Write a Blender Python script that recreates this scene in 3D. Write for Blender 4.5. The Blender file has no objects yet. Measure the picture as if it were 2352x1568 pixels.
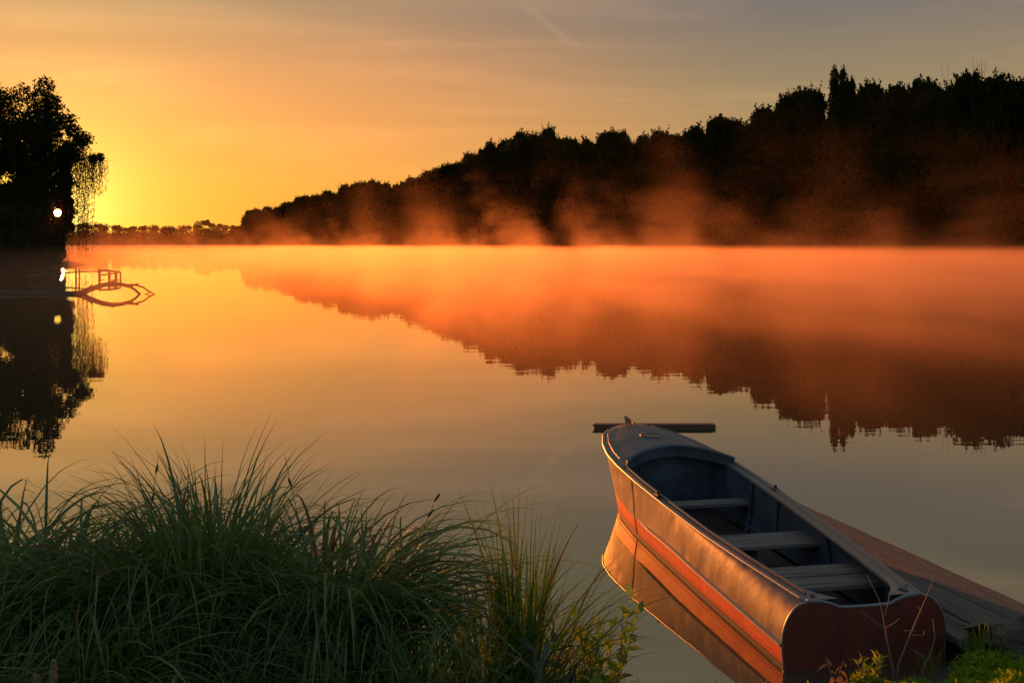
import bpy, math, random
import numpy as np

# ---------------------------------------------------------------- camera, sky, sun, exposure
SC = bpy.context.scene
COL = SC.collection
CAM_H, HZ, F, CU = 2.7, 561.0, 2440.0, 1176.0      # eye height above the water; layout frame of 2352 x 1568

def P(u, v, Y):
    return ((u - CU) / F * Y, Y, CAM_H - (v - HZ) / F * Y)

cam_d = bpy.data.cameras.new('camera')
cam = bpy.data.objects.new('camera', cam_d)
COL.objects.link(cam)
cam_d.sensor_width = 36.0
cam_d.lens = 36.0 * F / 2352.0
cam_d.shift_y = -(784.0 - HZ) / 2352.0
cam_d.clip_start = 0.05
cam_d.clip_end = 20000
cam.location = (0, 0, CAM_H)
cam.rotation_euler = (math.radians(90), 0, 0)
SC.camera = cam

SUN = np.array([(133 - CU) / F, 1.0, (HZ - 489) / F])
SUN /= np.linalg.norm(SUN)
SUN_EL = math.asin(SUN[2])
SUN_AZ = math.atan2(SUN[0], SUN[1])                 # from +Y towards +X

EXPOSURE = 1.3
SUN_STRENGTH = 5.0
SUN_COLOR = (1.0, 0.26, 0.04)
SKY_STRENGTH = 0.1
SKY_GAIN = 10.0 * 2 ** -EXPOSURE
MIST_DENSITY, MIST_G = 0.0105, 0.54
BK = 170.0                                          # distance scale of the wooded right bank

SC.view_settings.view_transform = 'Standard'
SC.view_settings.look = 'None'
SC.view_settings.exposure = EXPOSURE
SC.view_settings.gamma = 1.0
SC.view_settings.use_curve_mapping = False
SC.cycles.use_denoising = True
SC.cycles.max_bounces = 8
SC.cycles.diffuse_bounces = 2
SC.cycles.glossy_bounces = 4
SC.cycles.transmission_bounces = 4
SC.cycles.transparent_max_bounces = 8
SC.cycles.volume_bounces = 0
SC.cycles.volume_step_rate = 30.0
SC.cycles.volume_max_steps = 400
SC.cycles.sample_clamp_indirect = 6.0


class NT:
    """tiny helper for node maths"""
    def __init__(self, tree):
        self.t = tree
    def n(self, kind, **kw):
        nd = self.t.nodes.new(kind)
        for k, v in kw.items():
            setattr(nd, k, v)
        return nd
    def link(self, a, b):
        self.t.links.new(a, b)
    def put(self, sock, val):
        if hasattr(val, 'is_output'):
            self.link(val, sock)
        else:
            sock.default_value = val
    def m(self, op, a, b=None, c=None, clamp=False):
        nd = self.n('ShaderNodeMath', operation=op)
        nd.use_clamp = clamp
        self.put(nd.inputs[0], a)
        if b is not None: self.put(nd.inputs[1], b)
        if c is not None: self.put(nd.inputs[2], c)
        return nd.outputs[0]
    def vm(self, op, a, b=None):
        nd = self.n('ShaderNodeVectorMath', operation=op)
        self.put(nd.inputs[0], a)
        if b is not None: self.put(nd.inputs[1], b)
        return nd.outputs['Value'] if op in ('DOT_PRODUCT', 'LENGTH') else nd.outputs['Vector']
    def sep(self, v):
        nd = self.n('ShaderNodeSeparateXYZ'); self.link(v, nd.inputs[0]); return nd.outputs
    def comb(self, x, y, z):
        nd = self.n('ShaderNodeCombineXYZ')
        for i, q in enumerate((x, y, z)): self.put(nd.inputs[i], q)
        return nd.outputs[0]
    def sstep(self, x, lo, hi, a=0.0, b=1.0):
        nd = self.n('ShaderNodeMapRange', interpolation_type='SMOOTHSTEP')
        self.put(nd.inputs[0], x)
        nd.inputs[1].default_value = lo; nd.inputs[2].default_value = hi
        nd.inputs[3].default_value = a; nd.inputs[4].default_value = b
        return nd.outputs[0]
    def ramp(self, x, stops):
        nd = self.n('ShaderNodeValToRGB')
        cr = nd.color_ramp
        while len(cr.elements) < len(stops): cr.elements.new(0.5)
        for e, (p, c) in zip(cr.elements, stops):
            e.position = p; e.color = (*c, 1.0)
        self.put(nd.inputs[0], x)
        return nd.outputs[0]
    def mix(self, f, a, b, blend='MIX'):
        nd = self.n('ShaderNodeMix', data_type='RGBA', blend_type=blend)
        self.put(nd.inputs['Factor'], f)
        for s, q in ((nd.inputs[6], a), (nd.inputs[7], b)):
            self.put(s, (*q, 1.0) if isinstance(q, tuple) and len(q) == 3 else q)
        return nd.outputs[2]
    def scale(self, v, f):
        nd = self.n('ShaderNodeVectorMath', operation='SCALE')
        self.put(nd.inputs[0], v); self.put(nd.inputs['Scale'], f)
        return nd.outputs[0]
    def noise(self, vec, scale, detail=3.0, rough=0.5, dist=0.0):
        nd = self.n('ShaderNodeTexNoise')
        if vec is not None: self.link(vec, nd.inputs['Vector'])
        nd.inputs['Scale'].default_value = scale
        nd.inputs['Detail'].default_value = detail
        nd.inputs['Roughness'].default_value = rough
        nd.inputs['Distortion'].default_value = dist
        return nd.outputs[0]


def build_world():
    w = bpy.data.worlds.new('World')
    SC.world = w
    w.use_nodes = True
    t = w.node_tree
    t.nodes.clear()
    q = NT(t)
    d = q.vm('NORMALIZE', q.n('ShaderNodeTexCoord').outputs['Generated'])
    x, y, z = q.sep(d)
    el = q.m('MAXIMUM', z, 0.0)
    ct = q.vm('DOT_PRODUCT', d, tuple(SUN))
    th = q.m('ARCCOSINE', q.m('MINIMUM', ct, 0.999999))
    # dawn air seen away from the sun, by elevation (sine)
    far = q.ramp(q.m('MULTIPLY', el, 2.5), [
        (0.0, (0.70, 0.36, 0.10)), (0.15, (0.58, 0.34, 0.12)), (0.36, (0.34, 0.25, 0.135)),
        (0.53, (0.215, 0.181, 0.158)), (0.75, (0.215, 0.195, 0.135)), (1.0, (0.185, 0.178, 0.142))])
    near = q.ramp(q.m('MULTIPLY', el, 2.5), [
        (0.0, (1.08, 0.40, 0.03)), (0.12, (1.08, 0.43, 0.055)), (0.27, (1.05, 0.405, 0.10)), (0.38, (0.90, 0.37, 0.13)),
        (0.53, (0.56, 0.315, 0.155)), (0.75, (0.36, 0.265, 0.15)), (1.0, (0.20, 0.18, 0.155))])
    wn = q.sstep(th, 0.70, 0.08)
    sky = q.mix(wn, far, near)
    # forward glow round the sun
    g1 = q.m('EXPONENT', q.m('MULTIPLY', th, -1 / 0.088))
    g2 = q.m('EXPONENT', q.m('MULTIPLY', th, -1 / 0.03))
    glow = q.vm('ADD', q.scale((0.6, 0.55, 0.05), g1), q.scale((0.9, 0.8, 0.25), g2))
    sky = q.vm('ADD', sky, glow)
    # thin high cirrus
    wv = q.comb(q.m('DIVIDE', x, q.m('ADD', y, 0.25)), q.m('MULTIPLY', el, 9.0), 0.0)
    c = q.noise(wv, 2.3, 5.0, 0.58, 0.6)
    c = q.m('MULTIPLY', q.sstep(c, 0.45, 0.72), q.sstep(el, 0.0, 0.08))
    sky = q.mix(q.m('MULTIPLY', c, 0.8), sky, q.vm('ADD', q.scale(sky, 1.12), (0.10, 0.04, 0.012)))
    # a short faded vapour trail
    tx = q.m('DIVIDE', x, y); tz = q.m('DIVIDE', z, y)
    dist = q.m('ABSOLUTE', q.m('ADD', q.m('MULTIPLY', q.m('SUBTRACT', tx, 0.036), 0.63),
                               q.m('MULTIPLY', q.m('SUBTRACT', tz, 0.205), 0.777)))
    along = q.m('ADD', q.m('MULTIPLY', q.m('SUBTRACT', tx, 0.036), 0.777),
                q.m('MULTIPLY', q.m('SUBTRACT', tz, 0.205), -0.63))
    tr = q.m('MULTIPLY', q.sstep(dist, 0.006, 0.0), q.sstep(q.m('ABSOLUTE', along), 0.05, 0.01))
    tr = q.m('MULTIPLY', tr, q.sstep(y, 0.1, 0.2))
    tr = q.m('MULTIPLY', tr, q.noise(wv, 22.0, 4.0, 0.6))
    sky = q.mix(q.m('MULTIPLY', tr, 0.35), sky, (0.62, 0.42, 0.24))
    # the physical sky carries the dome overhead and behind
    nish = q.n('ShaderNodeTexSky', sky_type='NISHITA')
    nish.sun_disc = False
    nish.sun_elevation = SUN_EL
    nish.sun_rotation = SUN_AZ
    nish.air_density = 1.2; nish.dust_density = 2.0; nish.ozone_density = 1.5
    dome = q.scale(nish.outputs[0], 0.16)
    up = q.sstep(el, 0.40, 0.85)
    back = q.sstep(ct, 0.45, -0.25)
    sky = q.mix(q.m('MAXIMUM', up, back), sky, q.vm('ADD', dome, (0.125, 0.145, 0.175)))
    sky = q.scale(sky, SKY_GAIN)
    # the disc itself
    disc = q.m('POWER', q.sstep(th, 0.0090, 0.0005), 3.0)
    sky = q.vm('ADD', sky, q.scale((90.0, 62.0, 22.0), disc))
    bg = q.n('ShaderNodeBackground')
    q.link(sky, bg.inputs[0])
    bg.inputs[1].default_value = SKY_STRENGTH
    q.link(bg.outputs[0], q.n('ShaderNodeOutputWorld').inputs[0])

build_world()

sun_d = bpy.data.lights.new('sun', 'SUN')
sun_d.energy = SUN_STRENGTH
sun_d.color = SUN_COLOR
sun_d.angle = math.radians(0.55)
sun = bpy.data.objects.new('sun', sun_d)
COL.objects.link(sun)
sun.rotation_euler = (math.radians(90) - SUN_EL, 0, math.pi - SUN_AZ)

# ---------------------------------------------------------------- helpers
rng = np.random.default_rng(11)
random.seed(11)

def tag(o, label=None, cat=None, group=None, kind=None):
    if label: o['label'] = label
    if cat: o['category'] = cat
    if group: o['group'] = group
    if kind: o['kind'] = kind
    return o

def empty(name, loc=(0, 0, 0), rz=0.0, parent=None):
    o = bpy.data.objects.new(name, None)
    o.empty_display_size = 0.2
    COL.objects.link(o)
    o.location = loc
    o.rotation_euler = (0, 0, rz)
    if parent: o.parent = parent
    return o

def mesh(name, V, Fc, mat, smooth=False, tint=None):
    me = bpy.data.meshes.new(name)
    V = np.asarray(V, dtype=np.float32).reshape(-1, 3)
    if isinstance(Fc, np.ndarray):
        k = Fc.shape[1]
        me.vertices.add(len(V)); me.vertices.foreach_set('co', V.ravel())
        me.loops.add(Fc.size); me.loops.foreach_set('vertex_index', Fc.astype(np.int32).ravel())
        me.polygons.add(len(Fc))
        me.polygons.foreach_set('loop_start', np.arange(0, Fc.size, k, dtype=np.int32))
        me.polygons.foreach_set('loop_total', np.full(len(Fc), k, dtype=np.int32))
        me.update(calc_edges=True)
    else:
        me.from_pydata(V.tolist(), [], Fc)
        me.update()
    if tint is not None:
        a = me.attributes.new('tint', 'FLOAT', 'POINT')
        a.data.foreach_set('value', np.asarray(tint, dtype=np.float32))
    if smooth:
        me.polygons.foreach_set('use_smooth', np.ones(len(me.polygons), dtype=bool))
    me.materials.append(mat)
    return me

def link(name, me, parent=None, loc=(0, 0, 0), rot=(0, 0, 0), scale=(1, 1, 1)):
    o = bpy.data.objects.new(name, me)
    COL.objects.link(o)
    if parent: o.parent = parent
    o.location = loc; o.rotation_euler = rot; o.scale = scale
    return o

def obj(name, V, Fc, mat, parent=None, smooth=False, tint=None, **kw):
    return link(name, mesh(name, V, Fc, mat, smooth, tint), parent, **kw)

def grid_faces(n, m, wrap=False):
    i = np.arange(n - 1)[:, None]; j = np.arange(m if wrap else m - 1)[None, :]
    j2 = (j + 1) % m
    return np.stack([i * m + j, i * m + j2, (i + 1) * m + j2, (i + 1) * m + j], -1).reshape(-1, 4)

def tube_data(path, rad, sides=7, cap=True):
    """swept round tube; returns verts, faces list"""
    path = np.asarray(path, float); n = len(path)
    rad = np.broadcast_to(np.asarray(rad, float), (n,))
    tg = np.gradient(path, axis=0)
    tg /= np.linalg.norm(tg, axis=1)[:, None] + 1e-9
    up = np.array([0, 0, 1.0]) if abs(tg[0][2]) < 0.9 else np.array([1.0, 0, 0])
    V = []
    for p, t, r in zip(path, tg, rad):
        a = np.cross(t, up); a /= np.linalg.norm(a) + 1e-9
        b = np.cross(a, t); up = b
        ang = np.arange(sides) / sides * 2 * math.pi
        V.append(p + r * (np.cos(ang)[:, None] * a + np.sin(ang)[:, None] * b))
    V = np.concatenate(V)
    Fs = [list(map(int, f)) for f in grid_faces(n, sides, True)]
    if cap:
        Fs.append(list(range(sides - 1, -1, -1)))
        Fs.append(list(range((n - 1) * sides, n * sides)))
    return V, Fs

def join(parts):
    Vs, Fs, o = [], [], 0
    for V, Fc in parts:
        V = np.asarray(V)
        Vs.append(V)
        Fs += [[int(i) + o for i in f] for f in Fc]
        o += len(V)
    return np.concatenate(Vs), Fs

def box_data(x0, x1, y0, y1, z0, z1, bev=0.0):
    if bev <= 0:
        V = [(x0, y0, z0), (x1, y0, z0), (x1, y1, z0), (x0, y1, z0), (x0, y0, z1), (x1, y0, z1), (x1, y1, z1), (x0, y1, z1)]
        return np.array(V, float), [[3, 2, 1, 0], [4, 5, 6, 7], [0, 1, 5, 4], [1, 2, 6, 5], [2, 3, 7, 6], [3, 0, 4, 7]]
    b = bev
    rings = [(z0, b), (z0 + b, 0), (z1 - b, 0), (z1, b)]
    V = []
    for z, i in rings:
        V += [(x0 + i, y0 + i, z), (x1 - i, y0 + i, z), (x1 - i, y1 - i, z), (x0 + i, y1 - i, z)]
    Fs = [list(map(int, f)) for f in grid_faces(4, 4, True)]
    Fs += [[3, 2, 1, 0], [12, 13, 14, 15]]
    return np.array(V, float), Fs

def leaf_quads(C, size, aspect=0.55, outward=None, r=rng, droop=0.0):
    """folded leaf-shaped quads at centres C"""
    n = len(C)
    a = r.normal(size=(n, 3)); a[:, 2] -= droop
    a /= np.linalg.norm(a, axis=1)[:, None]
    b = r.normal(size=(n, 3))
    if outward is not None:
        nn = outward + 0.8 * r.normal(size=(n, 3))
        b = np.cross(nn, a)
    b -= (b * a).sum(1)[:, None] * a
    b /= np.linalg.norm(b, axis=1)[:, None] + 1e-9
    s = (size * r.uniform(0.6, 1.35, n))[:, None]
    V = np.stack([C - a * s * .5, C + b * s * aspect * .5, C + a * s * .5, C - b * s * aspect * .5], 1).reshape(-1, 3)
    Fc = np.arange(4 * n).reshape(n, 4)
    return V, Fc, np.repeat(r.uniform(0, 1, n), 4)

# ---------------------------------------------------------------- materials
def new_mat(name):
    m = bpy.data.materials.new(name); m.use_nodes = True
    m.node_tree.nodes.clear()
    q = NT(m.node_tree)
    out = q.n('ShaderNodeOutputMaterial')
    return m, q, out

def principled(name, color, rough=0.6, metal=0.0, var=0.25, scale=6.0, bump=0.0, bump_scale=30.0, spec=0.5,
               stain=None, stain_scale=3.0, stain_lo=0.5, stain_hi=0.7, stretch=(1, 1, 1), stain_rough=None):
    m, q, out = new_mat(name)
    b = q.n('ShaderNodeBsdfPrincipled')
    co = q.vm('MULTIPLY', q.n('ShaderNodeTexCoord').outputs['Object'], stretch)
    n1 = q.noise(co, scale, 4.0, 0.6)
    f = q.m('MULTIPLY_ADD', n1, 2 * var, 1.0 - var)
    colr = q.scale(color, f)
    rg = rough
    if stain:
        st = q.sstep(q.noise(co, stain_scale, 6.0, 0.65), stain_lo, stain_hi)
        colr = q.mix(st, colr, stain)
        if stain_rough is not None:
            rg = q.m('MULTIPLY_ADD', st, stain_rough - rough, rough)
    q.link(colr, b.inputs['Base Color'])
    q.put(b.inputs['Roughness'], rg)
    b.inputs['Metallic'].default_value = metal
    b.inputs['Specular IOR Level'].default_value = spec
    if bump > 0:
        bn = q.n('ShaderNodeBump')
        bn.inputs['Strength'].default_value = 1.0
        bn.inputs['Distance'].default_value = bump
        q.link(q.noise(co, bump_scale, 4.0, 0.6), bn.inputs['Height'])
        q.link(bn.outputs[0], b.inputs['Normal'])
    q.link(b.outputs[0], out.inputs[0])
    return m

def worn(name, color, dirt, rough, metal, dent=0.004, streak=0.6, pits=True, chips=None):
    m, q, out = new_mat(name)
    b = q.n('ShaderNodeBsdfPrincipled')
    co = q.n('ShaderNodeTexCoord').outputs['Object']
    run = q.noise(q.vm('MULTIPLY', co, (9, 9, 0.9)), 1.6, 5.0, 0.65)
    blot = q.noise(co, 3.2, 6.0, 0.7)
    fine = q.noise(co, 26.0, 4.0, 0.6)
    st = q.m('MULTIPLY', q.sstep(run, 0.44, 0.70), streak)
    st = q.m('MAXIMUM', st, q.m('MULTIPLY', q.sstep(blot, 0.52, 0.72), 0.75))
    colr = q.mix(st, q.scale(color, q.m('MULTIPLY_ADD', fine, 0.5, 0.75)), dirt)
    vo = q.n('ShaderNodeTexVoronoi'); q.link(co, vo.inputs['Vector']); vo.inputs['Scale'].default_value = 11.0
    pit = q.sstep(vo.outputs['Distance'], 0.16, 0.08)
    if pits:
        pit = q.m('MULTIPLY', pit, q.sstep(q.noise(co, 2.1, 2.0, 0.5), 0.48, 0.6))
        colr = q.mix(q.m('MULTIPLY', pit, 0.8), colr, (0.03, 0.025, 0.022))
    if chips:
        ch = q.sstep(q.noise(q.vm('MULTIPLY', co, (9, 4, 9)), 3.0, 6.0, 0.75), 0.60, 0.66)
        colr = q.mix(ch, colr, chips)
    q.link(colr, b.inputs['Base Color'])
    q.link(q.m('MULTIPLY_ADD', blot, 0.35, rough - 0.17), b.inputs['Roughness'])
    b.inputs['Metallic'].default_value = metal
    vd = q.n('ShaderNodeTexVoronoi', feature='SMOOTH_F1'); q.link(co, vd.inputs['Vector']); vd.inputs['Scale'].default_value = 3.4
    hgt = q.m('ADD', q.m('MULTIPLY', q.sstep(vd.outputs['Distance'], 0.0, 0.42), 0.8), q.m('MULTIPLY', q.noise(co, 5.0, 3.0, 0.5), 0.8))
    hgt = q.m('ADD', hgt, q.m('MULTIPLY', fine, 0.10))
    bn = q.n('ShaderNodeBump'); bn.inputs['Strength'].default_value = 1.0; bn.inputs['Distance'].default_value = dent
    q.link(hgt, bn.inputs['Height']); q.link(bn.outputs[0], b.inputs['Normal'])
    q.link(b.outputs[0], out.inputs[0])
    return m

def foliage(name, dark, light, trans=0.45, tcol=None, gloss=0.0):
    m, q, out = new_mat(name)
    at = q.n('ShaderNodeAttribute', attribute_name='tint')
    colr = q.mix(at.outputs['Fac'], dark, light)
    d = q.n('ShaderNodeBsdfDiffuse'); q.link(colr, d.inputs[0])
    tr = q.n('ShaderNodeBsdfTranslucent')
    q.link(q.mix(0.6, colr, tcol or light), tr.inputs[0])
    mx = q.n('ShaderNodeMixShader'); mx.inputs[0].default_value = trans
    q.link(d.outputs[0], mx.inputs[1]); q.link(tr.outputs[0], mx.inputs[2])
    res = mx.outputs[0]
    if gloss > 0:
        g = q.n('ShaderNodeBsdfGlossy'); g.inputs['Roughness'].default_value = 0.38
        g.inputs[0].default_value = (0.8, 0.9, 0.85, 1)
        m2 = q.n('ShaderNodeMixShader'); m2.inputs[0].default_value = gloss
        q.link(res, m2.inputs[1]); q.link(g.outputs[0], m2.inputs[2]); res = m2.outputs[0]
    q.link(res, out.inputs[0])
    return m

M = {}
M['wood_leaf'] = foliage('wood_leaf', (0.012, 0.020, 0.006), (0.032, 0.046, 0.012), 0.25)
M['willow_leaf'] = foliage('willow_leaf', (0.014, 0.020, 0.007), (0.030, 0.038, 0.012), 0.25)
M['far_leaf'] = foliage('far_leaf', (0.025, 0.032, 0.012), (0.05, 0.06, 0.02), 0.3)
M['sedge'] = foliage('sedge', (0.040, 0.095, 0.028), (0.17, 0.26, 0.075), 0.40, (0.15, 0.29, 0.04), 0.04)
M['sedge_fresh'] = foliage('sedge_fresh', (0.060, 0.12, 0.022), (0.13, 0.21, 0.04), 0.5, (0.24, 0.42, 0.03), 0.015)
M['dry_grass'] = foliage('dry_grass', (0.10, 0.08, 0.04), (0.22, 0.17, 0.09), 0.45)
M['leaf'] = foliage('leaf', (0.13, 0.24, 0.03), (0.27, 0.40, 0.05), 0.5, (0.42, 0.62, 0.04), 0.03)
M['spike'] = foliage('spike', (0.30, 0.22, 0.13), (0.55, 0.44, 0.28), 0.4)
M['weed'] = foliage('weed', (0.030, 0.060, 0.022), (0.065, 0.105, 0.038), 0.35, None, 0.05)
M['moss'] = foliage('moss', (0.08, 0.17, 0.014), (0.22, 0.34, 0.03), 0.45, (0.34, 0.48, 0.03))
M['bark'] = principled('bark', (0.028, 0.022, 0.016), 0.9, bump=0.02, bump_scale=9)
M['twig'] = principled('twig', (0.20, 0.15, 0.11), 0.8, scale=40)
M['wet_wood'] = principled('wet_wood', (0.06, 0.042, 0.03), 0.75, bump=0.004, bump_scale=25)
M['plank'] = principled('plank', (0.098, 0.088, 0.078), 0.88, var=0.6, scale=4.0, bump=0.010, bump_scale=12,
                        stretch=(7, 0.6, 7), stain=(0.045, 0.036, 0.03), stain_scale=1.8, stain_lo=0.46, stain_hi=0.7)
M['bench'] = principled('bench', (0.17, 0.155, 0.135), 0.8, var=0.55, scale=6.0, bump=0.004, bump_scale=16,
                        stretch=(0.7, 9, 9), stain=(0.06, 0.05, 0.045), stain_scale=2.4, stain_lo=0.46, stain_hi=0.7)
M['timber'] = principled('timber', (0.10, 0.055, 0.04), 0.8, bump=0.004, bump_scale=20, stretch=(1, 6, 6))
M['log'] = principled('log', (0.15, 0.125, 0.10), 0.95, var=0.6, scale=9, bump=0.03, bump_scale=14, stretch=(0.6, 3, 3),
                      stain=(0.035, 0.030, 0.022), stain_scale=5, stain_lo=0.45, stain_hi=0.62)
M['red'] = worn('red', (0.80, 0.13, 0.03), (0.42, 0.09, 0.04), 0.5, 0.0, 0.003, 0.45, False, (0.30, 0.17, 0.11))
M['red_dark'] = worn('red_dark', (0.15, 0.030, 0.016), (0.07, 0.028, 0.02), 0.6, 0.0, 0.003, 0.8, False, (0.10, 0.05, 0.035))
M['aluminium'] = worn('aluminium', (0.105, 0.104, 0.107), (0.055, 0.042, 0.033), 0.60, 0.25, 0.007, 0.85, True)
M['trim'] = principled('trim', (0.20, 0.215, 0.24), 0.45, 0.6, var=0.25, scale=14, bump=0.001, bump_scale=30)
M['deck'] = worn('deck', (0.115, 0.115, 0.12), (0.06, 0.052, 0.048), 0.52, 0.2, 0.004, 0.3, True)
M['inside'] = principled('inside', (0.055, 0.085, 0.13), 0.55, var=0.4, scale=5,
                         stain=(0.04, 0.04, 0.045), stain_scale=3.5, stain_lo=0.42, stain_hi=0.7)
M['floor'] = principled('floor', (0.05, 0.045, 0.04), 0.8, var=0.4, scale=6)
M['soil'] = principled('soil', (0.035, 0.030, 0.020), 0.95, var=0.4, scale=3, bump=0.03, bump_scale=8)
M['land'] = principled('land', (0.040, 0.045, 0.020), 0.95, var=0.4, scale=0.3)

def water_mat():
    m, q, out = new_mat('water')
    co = q.n('ShaderNodeNewGeometry').outputs['Position']
    h1 = q.noise(q.vm('MULTIPLY', co, (0.55, 1.6, 1.0)), 1.1, 2.0, 0.5)
    h2 = q.noise(q.vm('MULTIPLY', co, (0.10, 0.22, 1.0)), 1.0, 2.0, 0.5)
    bn = q.n('ShaderNodeBump'); bn.inputs['Strength'].default_value = 1.0; bn.inputs['Distance'].default_value = 0.0014
    q.link(q.m('ADD', h1, q.m('MULTIPLY', h2, 2.0)), bn.inputs['Height'])
    g = q.n('ShaderNodeBsdfGlossy'); g.inputs['Roughness'].default_value = 0.0
    g.inputs[0].default_value = (0.96, 0.94, 0.84, 1)
    q.link(bn.outputs[0], g.inputs['Normal'])
    d = q.n('ShaderNodeBsdfDiffuse'); d.inputs[0].default_value = (0.050, 0.046, 0.022, 1)
    lw = q.n('ShaderNodeFresnel'); lw.inputs['IOR'].default_value = 1.9
    fac = q.m('MULTIPLY_ADD', lw.outputs[0], 0.68, 0.29)
    mx = q.n('ShaderNodeMixShader'); q.link(fac, mx.inputs[0])
    q.link(d.outputs[0], mx.inputs[1]); q.link(g.outputs[0], mx.inputs[2])
    q.link(mx.outputs[0], out.inputs[0])
    return m
M['water'] = water_mat()

# ---------------------------------------------------------------- terrain and water
def sm(x, lo, hi):
    t = np.clip((x - lo) / (hi - lo), 0, 1); return t * t * (3 - 2 * t)

def land_mask(X, Y):
    """>0 on land, metres inland"""
    right = (X - (BK - 0.5 * Y)) / math.sqrt(1.25)
    left = np.where(Y < 118, (-0.5 * Y - 3 - X) / 1.12, -50.0)
    prom = 13 - np.hypot((X + 67.5), (Y - 134) * 0.9)
    leftfar = -X - 560 + 0 * Y
    far = Y - (885 + 18 * np.sin(X * 0.02))
    nearb = 4.0 - Y
    return np.maximum.reduce([right, left, prom, leftfar, far, nearb])

def ground():
    g = np.sinh(np.linspace(-5.2, 5.2, 240)); g = g / g[-1] * 4000
    gy = np.concatenate([np.linspace(-600, -20, 16), np.linspace(-12, 220, 118), np.linspace(226, 960, 92), np.geomspace(1000, 6000, 14)])
    X, Y = np.meshgrid(g, gy)
    m = land_mask(X, Y)
    Z = np.where(m > 0, np.minimum(0.25 * m, 0.5 + 0.01 * m), np.maximum(0.4 * m, -1.5))
    Z = np.clip(Z, -1.5, 1.6) + np.where(m > 2, 0.15 * np.sin(X * 0.7) * np.cos(Y * 0.6), 0)
    near = Y < 7
    Z = np.where(near, np.minimum(Z, -0.6 + 0.12 * (6 - Y)), Z)
    Z = np.where((Y < 4) & (np.hypot(X, Y) > 14), np.clip(0.1 * (7 - Y), -0.5, 1.0), Z)
    V = np.stack([X, Y, Z], -1)
    o = obj('ground', V, grid_faces(*X.shape), M['land'], smooth=True)
    tag(o, 'dark low land along the banks around the lake', kind='structure')

def near_edge(x):
    return 6.12 + 0.12 * np.sin(x * 1.9 + 0.5) + 0.05 * np.sin(x * 5.3) + 0.10 * sm(x, 0.9, 1.5) + 0.58 * sm(x, 1.62, 1.86)

def bank_z(x, y):
    t = near_edge(x) - y
    z = np.where(t > 0, 0.22 * sm(t, 0, 0.7) + 0.16 * np.maximum(t - 0.5, 0), np.maximum(0.55 * t, -0.7))
    z = z * (1 - 0.40 * sm(x, 1.35, 1.65) * (1 - sm(x, 2.30, 2.60)) * sm(y, 5.84, 6.06) * (z > 0))
    return np.minimum(z, 1.05) + 0.025 * np.sin(x * 7.1 + y * 3.3) * np.cos(y * 6.1 - x * 2.2)

def bank():
    X, Y = np.meshgrid(np.linspace(-16, 16, 220), np.linspace(-8, 8.2, 140))
    V = np.stack([X, Y, bank_z(X, Y)], -1)
    o = obj('bank', V, grid_faces(*X.shape), M['soil'], smooth=True)
    tag(o, 'dark muddy near bank under the sedges', kind='structure')

def water():
    g = np.array([-4000, -300, -60, 0, 60, 300, 4000.0]); gy = np.array([-60, 0, 20, 60, 200, 900, 5000.0])
    X, Y = np.meshgrid(g, gy)
    o = obj('water', np.stack([X, Y, 0 * X], -1), grid_faces(*X.shape), M['water'])
    tag(o, 'still mirror-like lake water under dawn mist', kind='structure')

ground(); bank(); water()

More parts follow.
